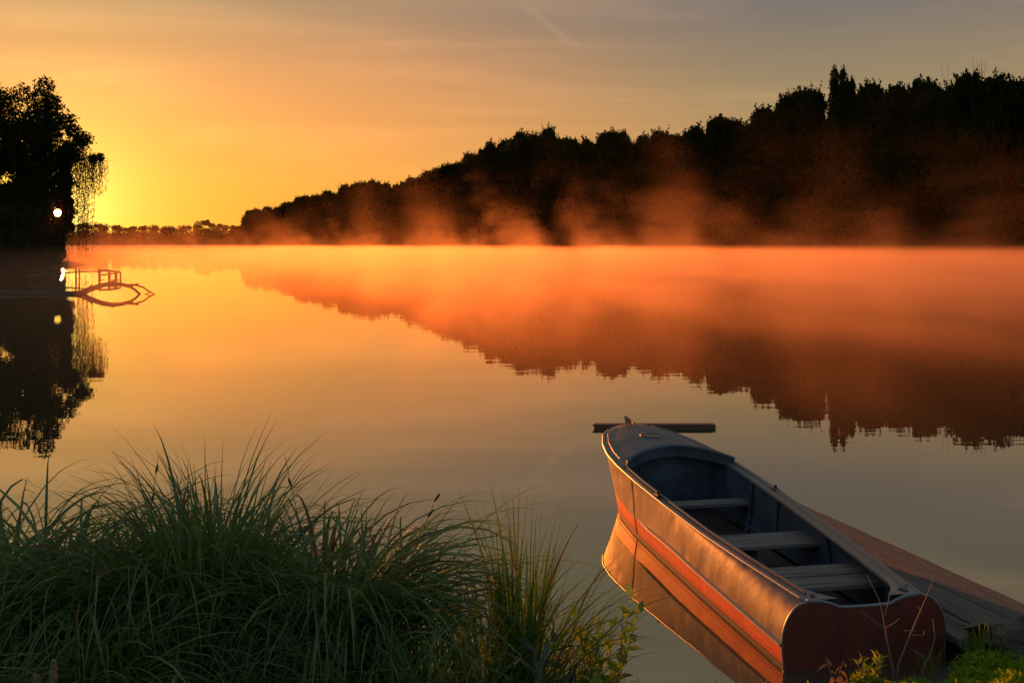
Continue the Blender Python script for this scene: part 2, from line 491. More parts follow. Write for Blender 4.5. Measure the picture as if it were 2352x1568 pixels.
# ---------------------------------------------------------------- mist and haze
def mist():
    """mist lying on the lake: a shallow layer with ragged plumes, written into a voxel grid"""
    m, q, out = new_mat('mist')
    v = q.n('ShaderNodeVolumePrincipled')
    v.inputs['Color'].default_value = (0.80, 0.50, 0.37, 1)
    v.inputs['Density'].default_value = MIST_DENSITY
    v.inputs['Anisotropy'].default_value = MIST_G
    q.link(v.outputs[0], out.inputs['Volume'])
    t = bpy.data.node_groups.new('mist_field', 'GeometryNodeTree')
    t.interface.new_socket('Geometry', in_out='OUTPUT', socket_type='NodeSocketGeometry')
    q = NT(t)
    pos = q.n('GeometryNodeInputPosition').outputs[0]
    x, y, z = q.sep(pos)
    zz = q.m('MAXIMUM', z, 0.0)
    drift = q.vm('ADD', pos, q.comb(q.m('MULTIPLY', zz, 0.35), 0.0, 0.0))
    big = q.noise(q.vm('MULTIPLY', drift, (0.11, 0.026, 0.0)), 1.0, 5.0, 0.62, 0.6)
    plume = q.noise(q.vm('MULTIPLY', drift, (0.13, 0.034, 0.05)), 1.0, 5.0, 0.62, 1.2)
    patch = q.noise(q.vm('MULTIPLY', pos, (0.016, 0.012, 0.0)), 1.0, 2.0, 0.5)
    top = q.m('MULTIPLY_ADD', big, 1.3, 1.55)
    low = q.m('MULTIPLY', q.sstep(q.m('SUBTRACT', z, top), 0.25, -0.5), q.sstep(big, 0.38, 0.63, 0.12, 1.4))
    reach = q.m('MULTIPLY_ADD', q.sstep(plume, 0.5, 0.75), 3.0, 1.0)
    hi = q.m('MULTIPLY', q.m('EXPONENT', q.m('MULTIPLY', q.m('DIVIDE', zz, reach), -1.0)), q.sstep(plume, 0.48, 0.68))
    hi = q.m('MULTIPLY', hi, q.sstep(patch, 0.38, 0.62, 0.12, 1.0))
    d = q.m('ADD', low, q.m('MULTIPLY', hi, 3.4))
    d = q.m('MULTIPLY', d, q.sstep(y, 60.0, 380.0, 1.5, 0.5))
    side = q.sstep(q.m('ADD', x, q.m('MULTIPLY_ADD', y, 0.29, 7.5)), -14.0, 40.0, 0.08, 1.0)
    d = q.m('MULTIPLY', d, q.m('MAXIMUM', side, q.sstep(y, 260.0, 420.0, 0.0, 1.0)))
    edge = q.m('MULTIPLY', q.sstep(y, 13.0, 42.0), q.sstep(y, 770.0, 700.0))
    edge = q.m('MULTIPLY', edge, q.m('MULTIPLY', q.sstep(z, 17.0, 11.0), q.sstep(x, -470.0, -400.0)))
    d = q.m('MULTIPLY', d, edge)
    vc = q.n('GeometryNodeVolumeCube')
    q.link(d, vc.inputs['Density'])
    vc.inputs['Min'].default_value = (-472, 12.5, -0.6)
    vc.inputs['Max'].default_value = (140, 772, 17.4)
    vc.inputs['Resolution X'].default_value = 400
    vc.inputs['Resolution Y'].default_value = 180
    vc.inputs['Resolution Z'].default_value = 45
    sm_ = q.n('GeometryNodeSetMaterial'); sm_.inputs['Material'].default_value = m
    q.link(vc.outputs[0], sm_.inputs[0])
    q.link(sm_.outputs[0], q.n('NodeGroupOutput').inputs[0])
    vd = bpy.data.volumes.new('mist')
    vd.materials.append(m)
    o = bpy.data.objects.new('mist', vd); COL.objects.link(o)
    md = o.modifiers.new('mist_field', 'NODES'); md.node_group = t
    tag(o, 'orange sunlit mist drifting in plumes over the lake', 'mist', kind='stuff')

mist()

# ---------------------------------------------------------------- trees
def crown_data(seed, H=20.0, W=10.0, z0=0.10, nb=34, nl=190, size=0.46, columnar=False):
    r = np.random.default_rng(seed)
    Cs, Ns = [], []
    for i in range(nb):
        h = z0 + (1 - z0) * ((i + r.uniform(0, 1)) / nb)
        if columnar:
            prof = math.sqrt(max(1 - max((h - z0) / (1 - z0) - 0.5, 0) ** 2 * 3.4, 0.06))
        else:
            tt = (h - z0) / (1 - z0)
            prof = (0.80 + 0.20 * math.sin(math.pi * min(tt * 1.6, 1))) * math.sqrt(max(1 - (max(tt - 0.38, 0) / 0.62) ** 2, 0.02))
        rad = W * 0.5 * prof
        br = W * (r.uniform(0.12, 0.2) if columnar else r.uniform(0.09, 0.18))
        a = r.uniform(0, 2 * math.pi); rr = max(rad - br, 0) * math.sqrt(r.uniform(0.25, 1.0))
        c = np.array([rr * math.cos(a), rr * math.sin(a), min(h * H, H - br * 0.55)])
        d = r.normal(size=(nl, 3)); d /= np.linalg.norm(d, axis=1)[:, None]
        k = r.uniform(0.45, 1.0, nl)[:, None] ** 0.6 * (1 + (0.12 if columnar else 0.14) * r.normal(size=(nl, 1)))
        e = np.array([1, 1, 2.0 if columnar else 0.68])
        Cs.append(c + d * k * br * e); Ns.append(d)
        if not columnar:                                   # a few leafy shoots break the outline
            for _ in range(3):
                dd = r.normal(size=3); dd[2] = abs(dd[2]) + .3; dd /= np.linalg.norm(dd)
                L = br * r.uniform(1.0, 1.55)
                tt_ = r.uniform(0.5, 1.0, 16)[:, None]
                Cs.append(c + dd * tt_ * L * np.array([1, 1, .8]) + r.normal(0, .16, (16, 3))); Ns.append(np.tile(dd, (16, 1)))
    C = np.concatenate(Cs); C[:, 2] = np.maximum(C[:, 2], 0.3)
    return leaf_quads(C, size, 0.62, np.concatenate(Ns), r)

def trunk_data(seed, H=20.0, r0=0.32, limbs=7, spread=3.2):
    r = np.random.default_rng(seed + 500)
    zs = np.linspace(-0.4, H * 0.86, 9)
    path = np.stack([np.cumsum(r.normal(0, 0.12, 9)), np.cumsum(r.normal(0, 0.12, 9)), zs], 1); path[0, :2] = path[1, :2] = 0
    parts = [tube_data(path, np.linspace(r0, 0.05, 9) * (1 + 0.35 * (np.arange(9) == 0)), 8)]
    for k in range(limbs):
        h = r.uniform(0.25, 0.75); i = h * 8; p0 = path[int(i)]
        a = k * 2.4 + r.uniform(-.4, .4); L = spread * r.uniform(.7, 1.2)
        e = p0 + np.array([math.cos(a) * L, math.sin(a) * L, L * r.uniform(.5, 1.1)])
        mid = (p0 + e) / 2 + np.array([0, 0, -0.15 * L])
        parts.append(tube_data([p0, mid, e], [r0 * .42, r0 * .28, 0.03], 6))
    return join(parts)

CROWNS = []
for k in range(7):
    V, Fc, t = crown_data(100 + k, W=13.0 + 1.6 * (k % 3), nb=62 + 2 * k, nl=270, size=0.52, z0=0.04)
    Vt, Ft = trunk_data(k)
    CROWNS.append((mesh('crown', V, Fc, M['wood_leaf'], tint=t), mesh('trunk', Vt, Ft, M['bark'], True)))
V, Fc, t = crown_data(201, W=3.2, nb=90, nl=60, size=0.38, columnar=True)
Vt, Ft = trunk_data(31, r0=0.25, spread=1.0)
POPLAR = (mesh('crown', V, Fc, M['wood_leaf'], tint=t), mesh('trunk', Vt, Ft, M['bark'], True))
SHRUBS = []
for k in range(4):
    V, Fc, t = crown_data(300 + k, H=5.0, W=6.5, z0=0.0, nb=18, nl=130, size=0.42)
    parts = []
    for j in range(5):
        a = j * 1.3 + k
        parts.append(tube_data([(0.2 * math.cos(a), 0.2 * math.sin(a), -0.3), (0.9 * math.cos(a), 0.9 * math.sin(a), 1.6), (1.6 * math.cos(a), 1.6 * math.sin(a), 3.4)], [0.08, 0.05, 0.02], 6))
    Vt, Ft = join(parts)
    SHRUBS.append((mesh('foliage', V, Fc, M['wood_leaf'], tint=t), mesh('stem', Vt, Ft, M['bark'], True)))

def put_tree(name, src, loc, sxy, sz, label, cat, group, rz=None, names=('crown', 'trunk')):
    root = empty(name, loc, rz if rz is not None else random.uniform(0, 6.28))
    root.scale = (sxy, sxy, sz)
    tag(root, label, cat, group)
    link(names[0], src[0], root)
    link(names[1], src[1], root)
    return root

OUT = np.array([(480, 500), (540, 492), (565, 474), (640, 468), (690, 450), (760, 436), (800, 421), (870, 411), (915, 421), (950, 403),
                (1030, 374), (1060, 365), (1110, 330), (1165, 318), (1195, 303), (1260, 293), (1325, 312), (1360, 322), (1400, 298),
                (1470, 308), (1505, 298), (1560, 298), (1620, 286), (1650, 266), (1712, 268), (1735, 258), (1790, 222), (1850, 202),
                (1905, 200), (1960, 186), (2030, 185), (2090, 200), (2130, 182), (2200, 170), (2280, 170), (2352, 180), (2900, 178)], float)

def bank_Y(u):
    return BK / ((u - CU) / F + 0.5)

def wood():
    ga, gb, gc, gd = ('trees at the far end of the wooded bank', 'trees on the rising middle of the wooded bank',
                      'trees on the level stretch of the wooded bank', 'trees on the high right end of the wooded bank')
    lab = [(600, 'dark leafy tree at the low blunt left tip of the wooded bank', ga), (700, 'low dark tree just behind the left tip of the wooded bank', ga),
           (800, 'dark tree halfway along the low far end of the wood', ga), (920, 'dark tree in the small hump at the end of the low stretch', ga),
           (1020, 'dark tree at the foot of the rising slope of treetops', gb), (1110, 'dark tree midway up the rising slope of treetops', gb),
           (1190, 'dark tree at the shoulder left of the broad middle hump', gb), (1330, 'tall dark tree in the broad middle hump of the wood', gb),
           (1480, 'dark tree right of the broad middle hump of the wood', gc), (1620, 'dark tree in the level stretch of ragged treetops', gc),
           (1730, 'dark tree in the raised block before the high right end', gc), (1860, 'tall dark tree on the steep rise left of the twin poplars', gd),
           (2000, 'tall dark tree standing around the twin poplars', gd), (2180, 'tall dark tree between the twin poplars and the bare twigs', gd),
           (9999, 'tall dark tree at the right picture edge of the wood', gd)]
    s = 0.0; k = 0
    L = math.hypot(480 * 0.5, 480)
    dirv = np.array([-0.5, 1.0]) / math.sqrt(1.25); nrm = np.array([1.0, 0.5]) / math.sqrt(1.25)
    p0 = np.array([BK - 0.5 * 118, 118.0])
    spots = []
    for row, (off, step) in enumerate(((5.5, 7.6), (13.0, 8.6), (21.0, 11.0))):
        s = 0.0
        while True:
            p = p0 + dirv * s + nrm * (off + random.uniform(-1.2, 1.2))
            if p[1] > 712: break
            spots.append((row, p))
            s += step * random.uniform(0.8, 1.25)
    for row, p in spots:
        u = CU + p[0] / p[1] * F
        if u > 2560: continue
        vt = np.interp(u, OUT[:, 0], OUT[:, 1]) + (random.uniform(2, 30) if row == 0 else random.uniform(0, 20))
        H = CAM_H + (HZ - vt) / F * p[1] - 0.4
        H = max(H * 0.985, 8)
        w = 1.0 * random.uniform(0.85, 1.2)
        txt = next(t for t in lab if u < t[0])
        txt = (0, txt[1] + (', front row', ', second row', ', third row')[row], txt[2])
        nm = 'broadleaf_tree'
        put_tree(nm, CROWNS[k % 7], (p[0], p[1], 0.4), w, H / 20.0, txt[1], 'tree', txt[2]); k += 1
    # understorey along the waterline
    s = 0.0
    while True:
        p = p0 + dirv * s + nrm * (1.6 + random.uniform(-0.5, 0.8))
        if p[1] > 712: break
        u = CU + p[0] / p[1] * F
        if u < 2520:
            f = random.uniform(1.1, 1.9)
            put_tree('waterside_shrub', SHRUBS[k % 4], (p[0], p[1], 0.1), f, f * random.uniform(.8, 1.3),
                     'dark bushy shrub at the water below the ' + ('low far end' if u < 920 else 'rising slope' if u < 1330 else 'level stretch' if u < 1730 else 'high right end') + ' of the wood', 'shrub', 'shrubs along the foot of the wooded bank',
                     names=('foliage', 'stem')); k += 1
        s += random.uniform(6.5, 9.5)
    # poplars that stand clear of the canopy
    for u, vt, dy, w, label in ((1917, 151, 9, 1.0, 'left spire of the twin poplar rising above the right end of the wood'),
                                (1938, 153, 9, 0.95, 'right spire of the twin poplar rising above the right end of the wood'),
                                (1957, 176, 8, 0.8, 'low third poplar spire just right of the twin poplars'),
                                (2104, 178, 8, 1.0, 'short blunt poplar top left of the bare-twigged tree'),
                                (2243, 160, 8, 0.85, 'narrow poplar top among bare twigs near the right edge')):
        Y = bank_Y(u) + dy
        H = CAM_H + (HZ - vt) / F * Y - 0.4
        put_tree('poplar_tree', POPLAR, (P(u, 0, Y)[0], Y, 0.4), w * 1.35, H * .965 / 20, label, 'tree', 'poplars above the wood')
    # bare dead tops
    r = np.random.default_rng(5)
    for u, vt, label in ((2178, 150, 'thin bare twigs of a dead top above the wood left of the narrow poplar'),
                         (2250, 136, 'bare upright twigs of a dead top beside the narrow poplar near the right edge'),
                         (1362, 305, 'small bare twigs standing above the middle of the wood')):
        Y = bank_Y(u) + 16; H = CAM_H + (HZ - vt) / F * Y
        root = empty('dead_tree', (P(u, 0, Y)[0], Y, 0.4)); tag(root, label, 'tree', 'bare tree tops above the wood')
        Vt, Ft = tube_data([(0, 0, -.3), (0.1, 0, H * .5), (0, 0, H * .84)], [0.22, 0.14, 0.07], 7)
        obj('trunk', Vt, Ft, M['bark'], root, True)
        for j in range(9):
            a = r.uniform(0, 6.28); d = r.uniform(.3, 1.3)
            b = (0.04, 0, H * r.uniform(.7, .82)); e = (d * math.cos(a), d * math.sin(a), H * r.uniform(.9, 1.0))
            mdl = ((b[0] + e[0]) * .62, (b[1] + e[1]) * .62, (b[2] + e[2]) / 2)
            Vt, Ft = tube_data([b, mdl, e], [0.05, 0.035, 0.02], 5)
            obj('twig', Vt, Ft, M['bark'], root, True)
wood()

def far_wood():
    r = np.random.default_rng(77)
    Cs = []
    X = -720.0
    while X < -110:
        Y = 905 + r.uniform(-14, 25); rad = r.uniform(1.8, 5.2)
        u = CU + X / Y * F
        vt = 520 + 3 * math.sin(u * 0.05) + 3 * math.sin(u * 0.021 + 1) - (6 if abs(u - 467) < 14 else 0) - (4 if abs(u - 265) < 8 else 0)
        H = CAM_H + (HZ - vt - r.uniform(-4, 4)) / F * Y
        n = 150; d = r.normal(size=(n, 3)); d /= np.linalg.norm(d, axis=1)[:, None]
        for zz, k in ((H - rad * .6, 1.0), (H * 0.62, 1.4), (H * .42, 1.7), (H * .25, 1.8), (H * .12, 1.8)):
            Cs.append(np.array([X, Y, zz]) + d * np.array([rad, rad, rad * .7]) * k * r.uniform(.5, 1.1, (n, 1)))
            d = d[r.permutation(n)]
        X += rad * r.uniform(.35, .8)
    C = np.concatenate(Cs); C[:, 2] = np.maximum(C[:, 2], 0.3)
    V, Fc, t = leaf_quads(C, 1.2, 0.7, None, r)
    o = obj('far_wood', V, Fc, M['far_leaf'], tint=t)
    tag(o, 'low hazy wood on the far shore at the left', 'wood', kind='stuff')
far_wood()

# ---------------------------------------------------------------- the willow on the left point
def willow():
    D = 130.0; s = D / F
    r = np.random.default_rng(9)
    bx = P(75, 0, D)[0]
    root = empty('weeping_willow', (bx, D, 0.5))
    tag(root, 'tall dark weeping willow against the rising sun at the left edge', 'tree')
    def loc(u, v, dy=0.0):
        x, y, z = P(u, v, D)
        return np.array([x - bx, dy, z - 0.5])
    # lobes of the crown: u, v, radius (layout units), leaves, depth spread
    lob = [(115, 205, 24, 420, 2), (98, 232, 26, 420, 2.5), (135, 240, 22, 360, 2), (70, 225, 24, 380, 3), (35, 238, 30, 520, 3),
           (5, 240, 26, 420, 3), (140, 275, 24, 380, 2.5), (108, 270, 40, 1300, 3), (65, 275, 44, 1500, 4), (20, 275, 44, 1300, 4),
           (160, 300, 20, 420, 2), (178, 318, 20, 520, 2), (192, 328, 13, 260, 1.5), (125, 315, 42, 3000, 4), (80, 325, 52, 4200, 5), (25, 330, 55, 4200, 5), (140, 350, 26, 1800, 3),
           (146, 385, 14, 700, 2), (147, 412, 13, 700, 2), (146, 440, 13, 700, 2), (148, 462, 11, 500, 2), (150, 520, 10, 420, 2), (150, 548, 12, 500, 2), (224, 358, 9, 110, 1.5), (208, 366, 10, 120, 1.5), (216, 364, 10, 110, 1.5), (230, 366, 6, 50, 1), (165, 345, 22, 460, 2)]
    for v in range(370, 560, 38):
        for u in (138, 112, 75, 30, -20):
            lob.append((u, v + r.uniform(-8, 8), 34 if u < 130 else 22, 2000 if u < 130 else 1500, 4 if u < 130 else 2))
    for v in range(240, 580, 48):
        for u in (-45, -100, -150, -195):
            lob.append((u + r.uniform(-8, 8), v + (40 if u < -120 else 0), 46, 1500, 4))
    Cs, Ns = [], []
    for u, v, rad, n, dp in lob:
        c = loc(u, v, r.uniform(-dp, dp))
        d = r.normal(size=(n, 3)); d /= np.linalg.norm(d, axis=1)[:, None]
        k = r.uniform(0.2, 1.0, (n, 1)) ** 0.5 * (1 + 0.17 * r.normal(size=(n, 1)))
        Cs.append(c + d * k * rad * s * np.array([1, 1.1, 1])); Ns.append(d)
    C = np.concatenate(Cs); N = np.concatenate(Ns)
    def gap(C):
        W = C + np.array([bx, D, 0.5]) - np.array([0, 0, CAM_H])
        u = W[:, 0] / W[:, 1] * F + CU; v = HZ - W[:, 2] / W[:, 1] * F
        return (np.hypot(u - 133, v - 489) > 10.0) & (np.hypot(u - 135, v - 633) > 6) & (C[:, 2] > 0.2)
    k = gap(C)
    V, Fc, t = leaf_quads(C[k], 0.40, 0.5, N[k], r, droop=0.5)
    obj('crown', V, Fc, M['willow_leaf'], root, tint=t)
    # hanging strands
    st = []
    def strands(u0, u1, v0, v1, n, vend):
        for _ in range(n):
            u = r.uniform(u0, u1); a = r.uniform(v0, v1); e = r.uniform(*vend); dy = r.uniform(-2, 2)
            m_ = max(int((e - a) * s / 0.16), 3)
            zz = np.linspace(a, e, m_)
            uu = u + np.cumsum(r.normal(0.0, 0.55, m_)) + 3 * np.sin(np.linspace(0, 2, m_) + r.uniform(0, 6))
            st.append(np.stack([loc(p, q_, dy) for p, q_ in zip(uu, zz)]))
    strands(158, 205, 318, 345, 44, (370, 440))
    strands(202, 234, 352, 368, 40, (385, 455))
    strands(170, 215, 345, 380, 22, (420, 500))
    strands(182, 206, 400, 480, 18, (530, 606))
    strands(155, 182, 350, 420, 12, (430, 560))
    strands(150, 172, 480, 540, 6, (560, 600))
    tw = join([tube_data(p_, 0.012, 3, False) for p_ in st])
    obj('hanging_twigs', tw[0], tw[1], M['bark'], root)
    C = np.concatenate(st); C = C + r.normal(0, 0.07, C.shape)
    C = C[gap(C)]
    C = C[r.uniform(size=len(C)) < 0.86]
    V, Fc, t = leaf_quads(np.concatenate([C, C + r.normal(0, .16, C.shape)]), 0.25, 0.40, None, r, droop=1.4)
    obj('hanging_strands', V, Fc, M['willow_leaf'], root, tint=t)
    # trunk and limbs
    Vt, Ft = tube_data([(0, 0, -0.8), (0.2, 0, 3), (0.6, 0.3, 8), (1.5, 0, 14), (2.1, 0, 20.0)], [0.75, 0.55, 0.45, 0.28, 0.06], 10)
    obj('trunk', Vt, Ft, M['bark'], root, True)
    for pth, r0 in (([(0.5, 0, 7), (3.0, .5, 11.0), tuple(loc(190, 330, .3))], .24), ([(1.0, 0, 10), (4.5, -.4, 12.2), tuple(loc(219, 358, -.3)), tuple(loc(231, 366, -.3))], .16),
                    ([(0.6, 0, 8), (-3, 1, 13), tuple(loc(10, 250, 1))], .22), ([(1.3, 0, 13), (0, -1, 17), tuple(loc(70, 215, -1))], .14),
                    ([tuple(loc(100, 392, 0)), tuple(loc(160, 396, 0)), tuple(loc(200, 380, 0))], .09), ([tuple(loc(120, 420, 0)), tuple(loc(170, 436, 0)), tuple(loc(190, 465, 0))], .07)):
        Vt, Ft = tube_data(pth, np.linspace(r0, r0 * .2, len(pth)), 7)
        obj('limb', Vt, Ft, M['bark'], root, True)
    for i, (u, Y, f, g, label) in enumerate(((108, 124, .8, .9, 'dark shrub at the water edge under the right side of the willow'),
                                  (70, 123, 1.25, 1.3, 'wide dark shrub at the water edge below the willow trunk'),
                                  (10, 122, 1.3, 1.35, 'dark shrub below the willow at the left picture edge'),
                                  (98, 127, 1.2, 1.7, 'taller dark shrub behind the low shrubs under the willow'),
                                  (35, 127, 1.3, 1.9, 'tall dark shrub crowding the left side of the willow'))):
        put_tree('bank_shrub', SHRUBS[i % 4], (P(u, 0, Y)[0], Y, 0.05), f * .85, g, label, 'shrub', 'shrubs under the willow', names=('foliage', 'stem'))
willow()

# ---------------------------------------------------------------- fishing footbridge and fallen branch
def tube_obj(name, pts, rad, mat, parent, sides=7):
    V, Fs = tube_data(pts, rad, sides)
    return obj(name, V, Fs, mat, parent, True)

def footbridge():
    D = 80.0
    bx = P(250, 0, D)[0]
    root = empty('fishing_footbridge', (bx, D, 0))
    tag(root, 'rickety pole footbridge standing in the water below the willow', 'footbridge')
    W = M['wet_wood']
    def l(u, v, dy=0.0):
        x, y, z = P(u, v, D); return (x - bx, dy, z)
    tube_obj('walk_pole', [l(60, 634), l(100, 630), l(150, 627)], 0.09, W, root)
    tube_obj('walk_pole', [l(146, 627), l(190, 624), l(232, 623)], 0.05, W, root)
    tube_obj('hand_rail', [l(226, 621), l(250, 621.5), l(274, 625)], 0.09, W, root)
    for u, top, rr, dy in ((96, 621, .07, 0), (136, 619, .07, .1), (174, 616, .06, 0), (178, 618, .05, .3), (228, 620, .10, 0), (249.5, 622, .10, 0.1), (266, 622, .11, 0), (272, 624, .07, .4)):
        tube_obj('post', [(l(u, 0, dy)[0], dy, -0.9), l(u + .5, 632, dy), l(u, top, dy)], rr, W, root)
    tube_obj('brace', [l(229, 632), l(264, 628)], 0.055, W, root)
    tube_obj('brace', [l(229, 643), l(252, 646)], 0.05, W, root)
    tube_obj('brace', [l(249, 645), l(274, 645)], 0.10, W, root)
footbridge()

def fallen_branch():
    D = 57.5
    bx = P(180, 0, D)[0]
    root = empty('fallen_branch', (bx, D, 0))
    tag(root, 'fallen forked tree branch arching out of the water at the left', 'branch')
    W = M['wet_wood']
    def l(u, v, dy=0.0):
        x, y, z = P(u, v, D); return (x - bx, dy, z)
    tube_obj('stem', [l(-60, 668), l(0, 673.5), l(60, 675), l(120, 675), l(185, 674)], [.20, .17, .15, .13, .14], W, root, 8)
    tube_obj('bough', [l(180, 676), l(205, 665), l(235, 655), l(256, 651.5), l(280, 653), l(304, 660)], [.16, .15, .13, .12, .10, .08], W, root, 8)
    tube_obj('twig', [l(285, 654.5), l(310, 654), l(318, 652)], [.07, .06, .05], W, root)
    tube_obj('twig', [l(310, 654), l(330, 660), l(340, 668), l(352, 674), l(356, 678)], [.055, .05, .045, .035, .025], W, root)
    tube_obj('twig', [l(300, 659), l(312, 667), l(322, 677), l(325, 681)], [.08, .07, .06, .04], W, root)
    tube_obj('twig', [l(190, 671), l(200, 663), l(212, 653)], [.06, .045, .03], W, root)
    tube_obj('twig', [l(332, 676), l(344, 672), l(358, 676)], [.03, .03, .02], W, root)
    tube_obj('stub', [l(118, 676), l(119, 666)], [.10, .07], W, root)
    tube_obj('stub', [l(250, 652), l(262, 646)], [.09, .05], W, root)
fallen_branch()

# ---------------------------------------------------------------- the boat
BX, BY, BROT = 2.27, 6.85, math.radians(10.8)

def boat():
    root = empty('rowing_boat', (BX, BY, 0), BROT)
    tag(root, 'old silver and red aluminium rowing boat moored by the bank', 'boat')
    S_ = np.array([0.0, 0.5, 1.0, 1.5, 2.0, 2.6, 3.2, 3.6, 4.0, 4.3, 4.6, 4.8, 4.95, 5.06, 5.12, 5.14])
    WG = np.interp
    gs, gw = [0, .4, .8, 1.5, 2.3, 3.0, 3.6, 4.0, 4.4, 4.75, 4.95, 5.08, 5.14], [.395, .435, .475, .53, .57, .59, .59, .565, .50, .40, .29, .16, .0]
    def wg(s): return np.interp(s, gs, gw)
    def zg(s): return np.interp(s, [0, 1.5, 3.2, 4.2, 4.8, 5.14], [.42, .465, .545, .60, .645, .68])
    def w1(s): return np.interp(s, [0, .8, 1.5, 2.5, 3.2, 3.85, 4.15, 4.5, 4.75, 4.93, 5.0, 5.14], [.565, .575, .58, .57, .56, .51, .455, .34, .22, .09, .0, .0])
    def w0(s): return np.interp(s, [0, .8, 1.5, 2.5, 3.2, 3.85, 4.15, 4.5, 4.7, 4.82, 5.14], [.55, .555, .555, .545, .53, .475, .41, .27, .13, .0, .0])
    def z1(s): return np.interp(s, [0, 2, 3.2, 4.2, 4.8, 5.14], [.16, .195, .185, .205, .25, .30])
    ss = np.concatenate([np.linspace(0, 3.6, 25), np.linspace(3.7, 4.8, 14), np.linspace(4.84, 5.14, 13)])
    # red lower band, both sides, with the bottom
    def stem_s(s, z):  # rake of the stem: fold stations beyond it back
        lim = np.interp(z, [-.12, 0, .3, .68], [4.7, 4.82, 5.0, 5.14]); return np.minimum(s, lim)
    rows = []
    for s in ss:
        row = []
        zz1 = z1(s)
        prof = [(0.0, -.11), (w0(s) * .92, -.10), (w0(s), -.01)]
        for f in (.33, .66, 1.0):
            prof.append((w0(s) + (w1(s) - w0(s)) * f, -.01 + (zz1 + .01) * f))
        row = [(x, stem_s(s, z), z) for x, z in prof]
        rows.append(row)
    R = np.array(rows)                       # n x 6 x 3
    Lh = R.copy(); Lh[..., 0] *= -1
    full = np.concatenate([Lh[:, ::-1], R[:, 1:]], 1)
    lhull = obj('lower_hull', full, grid_faces(full.shape[0], full.shape[1]), M['red'], root, True)
    # silver topsides
    for sd in (-1, 1):
        rows = []
        for s in ss:
            k = 1 - float(sm(np.array(s), 2.2, 3.6))
            row = []
            for f in np.linspace(0, 1, 9):
                ph = f * math.pi / 2
                xr = wg(s) + (w1(s) - wg(s)) * math.cos(ph); zr = z1(s) + (zg(s) - z1(s)) * math.sin(ph)
                xl = w1(s) + (wg(s) - w1(s)) * f; zl = z1(s) + (zg(s) - z1(s)) * f
                x = xr * k + xl * (1 - k); z = zr * k + zl * (1 - k)
                row.append((sd * (x + .003), stem_s(s, z), z))
            rows.append(row)
        A = np.array(rows)
        o = obj('topside', A, grid_faces(*A.shape[:2]), M['aluminium'], root, True)
        # spray rail under the silver panel
        sr = np.linspace(-.004, 3.05, 34)
        prof = [(-.006, .018), (.022, .006), (.024, -.006), (-.004, -.016)]
        V = np.array([[(sd * (w1(s) + px * min(1, (3.06 - s) / .35)), s, z1(s) + pz * min(1, (3.06 - s) / .35)) for px, pz in prof] for s in sr])
        Fs = [list(map(int, f)) for f in grid_faces(len(sr), 4, True)] + [[0, 1, 2, 3]]
        obj('spray_rail', V.reshape(-1, 3), Fs, M['trim'], root)
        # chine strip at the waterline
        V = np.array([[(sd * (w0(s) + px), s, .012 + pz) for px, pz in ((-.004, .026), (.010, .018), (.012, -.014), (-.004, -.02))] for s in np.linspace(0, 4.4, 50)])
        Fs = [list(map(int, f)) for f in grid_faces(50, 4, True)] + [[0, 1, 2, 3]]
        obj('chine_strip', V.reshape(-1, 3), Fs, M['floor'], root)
        # rolled gunwale edge
        sg = np.concatenate([np.linspace(0.0, 4.7, 60), np.linspace(4.75, 5.13, 16)])
        pth = np.array([(sd * (wg(s) + .004), s, zg(s)) for s in sg])
        V, Fs = tube_data(pth, 0.0125, 7); obj('gunwale', V, Fs, M['trim'], root, True)
        # side deck and cockpit lip
        sdk = np.linspace(0.012, 3.62, 60)
        def wi(s): return wg(s) - .085 - .15 * np.maximum(1 - s / .34, 0) ** 2
        A = np.array([[(sd * wg(s), s, zg(s) + .004), (sd * (wg(s) - .04), s, zg(s) + .008), (sd * wi(s), s, zg(s) + .006), (sd * wi(s), s, zg(s) - .035)] for s in sdk])
        sdeck = obj('side_deck', A, grid_faces(*A.shape[:2]), M['trim'], root)
        sl = np.linspace(.10, 3.42, 44)
        V = np.array([[(sd * (wg(s) - a), s, zg(s) + b) for a, b in ((.062, .004), (.050, .034), (.040, .034), (.044, .004))] for s in sl])
        Fs = [list(map(int, f)) for f in grid_faces(len(sl), 4, True)] + [[0, 1, 2, 3], [4 * len(sl) - 1 - i for i in range(4)]]
        obj('cockpit_rail', V.reshape(-1, 3), Fs, M['trim'], root)
        # inner skin
        si = np.linspace(0.02, 3.85, 40)
        A = np.array([[(sd * min(wg(s) - .03, w1(s) - .03), s, zg(s) - .03), (sd * (w1(s) - .05), s, z1(s) + .02), (sd * (w0(s) - .06), s, .035)] for s in si])
        obj('inner_skin', A, grid_faces(*A.shape[:2]), M['inside'], root, True)
        # ribs inside
        for s in (0.42, 1.45, 2.42, 2.95):
            pts = [(sd * (min(wg(s), w1(s)) - .05), s, zg(s) - .03), (sd * (w1(s) - .07), s, z1(s) + .02), (sd * (w0(s) - .08), s, .03)]
            V, Fs = tube_data(pts, .018, 5); obj('rib', V, Fs, M['inside'], root)
        # oarlock socket
        V, Fs = join([box_data(-.025, .025, -.045, .045, 0, .022, .006), tube_data([(0, 0, .01), (0, 0, .05)], .014, 8)])
        obj('oarlock_socket', V, Fs, M['wet_wood'], sdeck, loc=(sd * (wg(2.5) - .035), 2.5, zg(2.5) + .008))
        # vertical plate seam near the bow
        s = 3.12
        pts = []
        for f in np.linspace(0, 1, 8):
            z = .02 + (zg(s) - .02) * f
            x = np.interp(z, [0, z1(s), zg(s)], [w0(s), w1(s), wg(s)]) + .0035
            pts.append((sd * x, s + .004 * math.sin(f * 9), z))
        V, Fs = tube_data(pts, .0026, 5); obj('plate_seam', V, Fs, M['wet_wood'], root)
        # rows of rivets
        parts = []
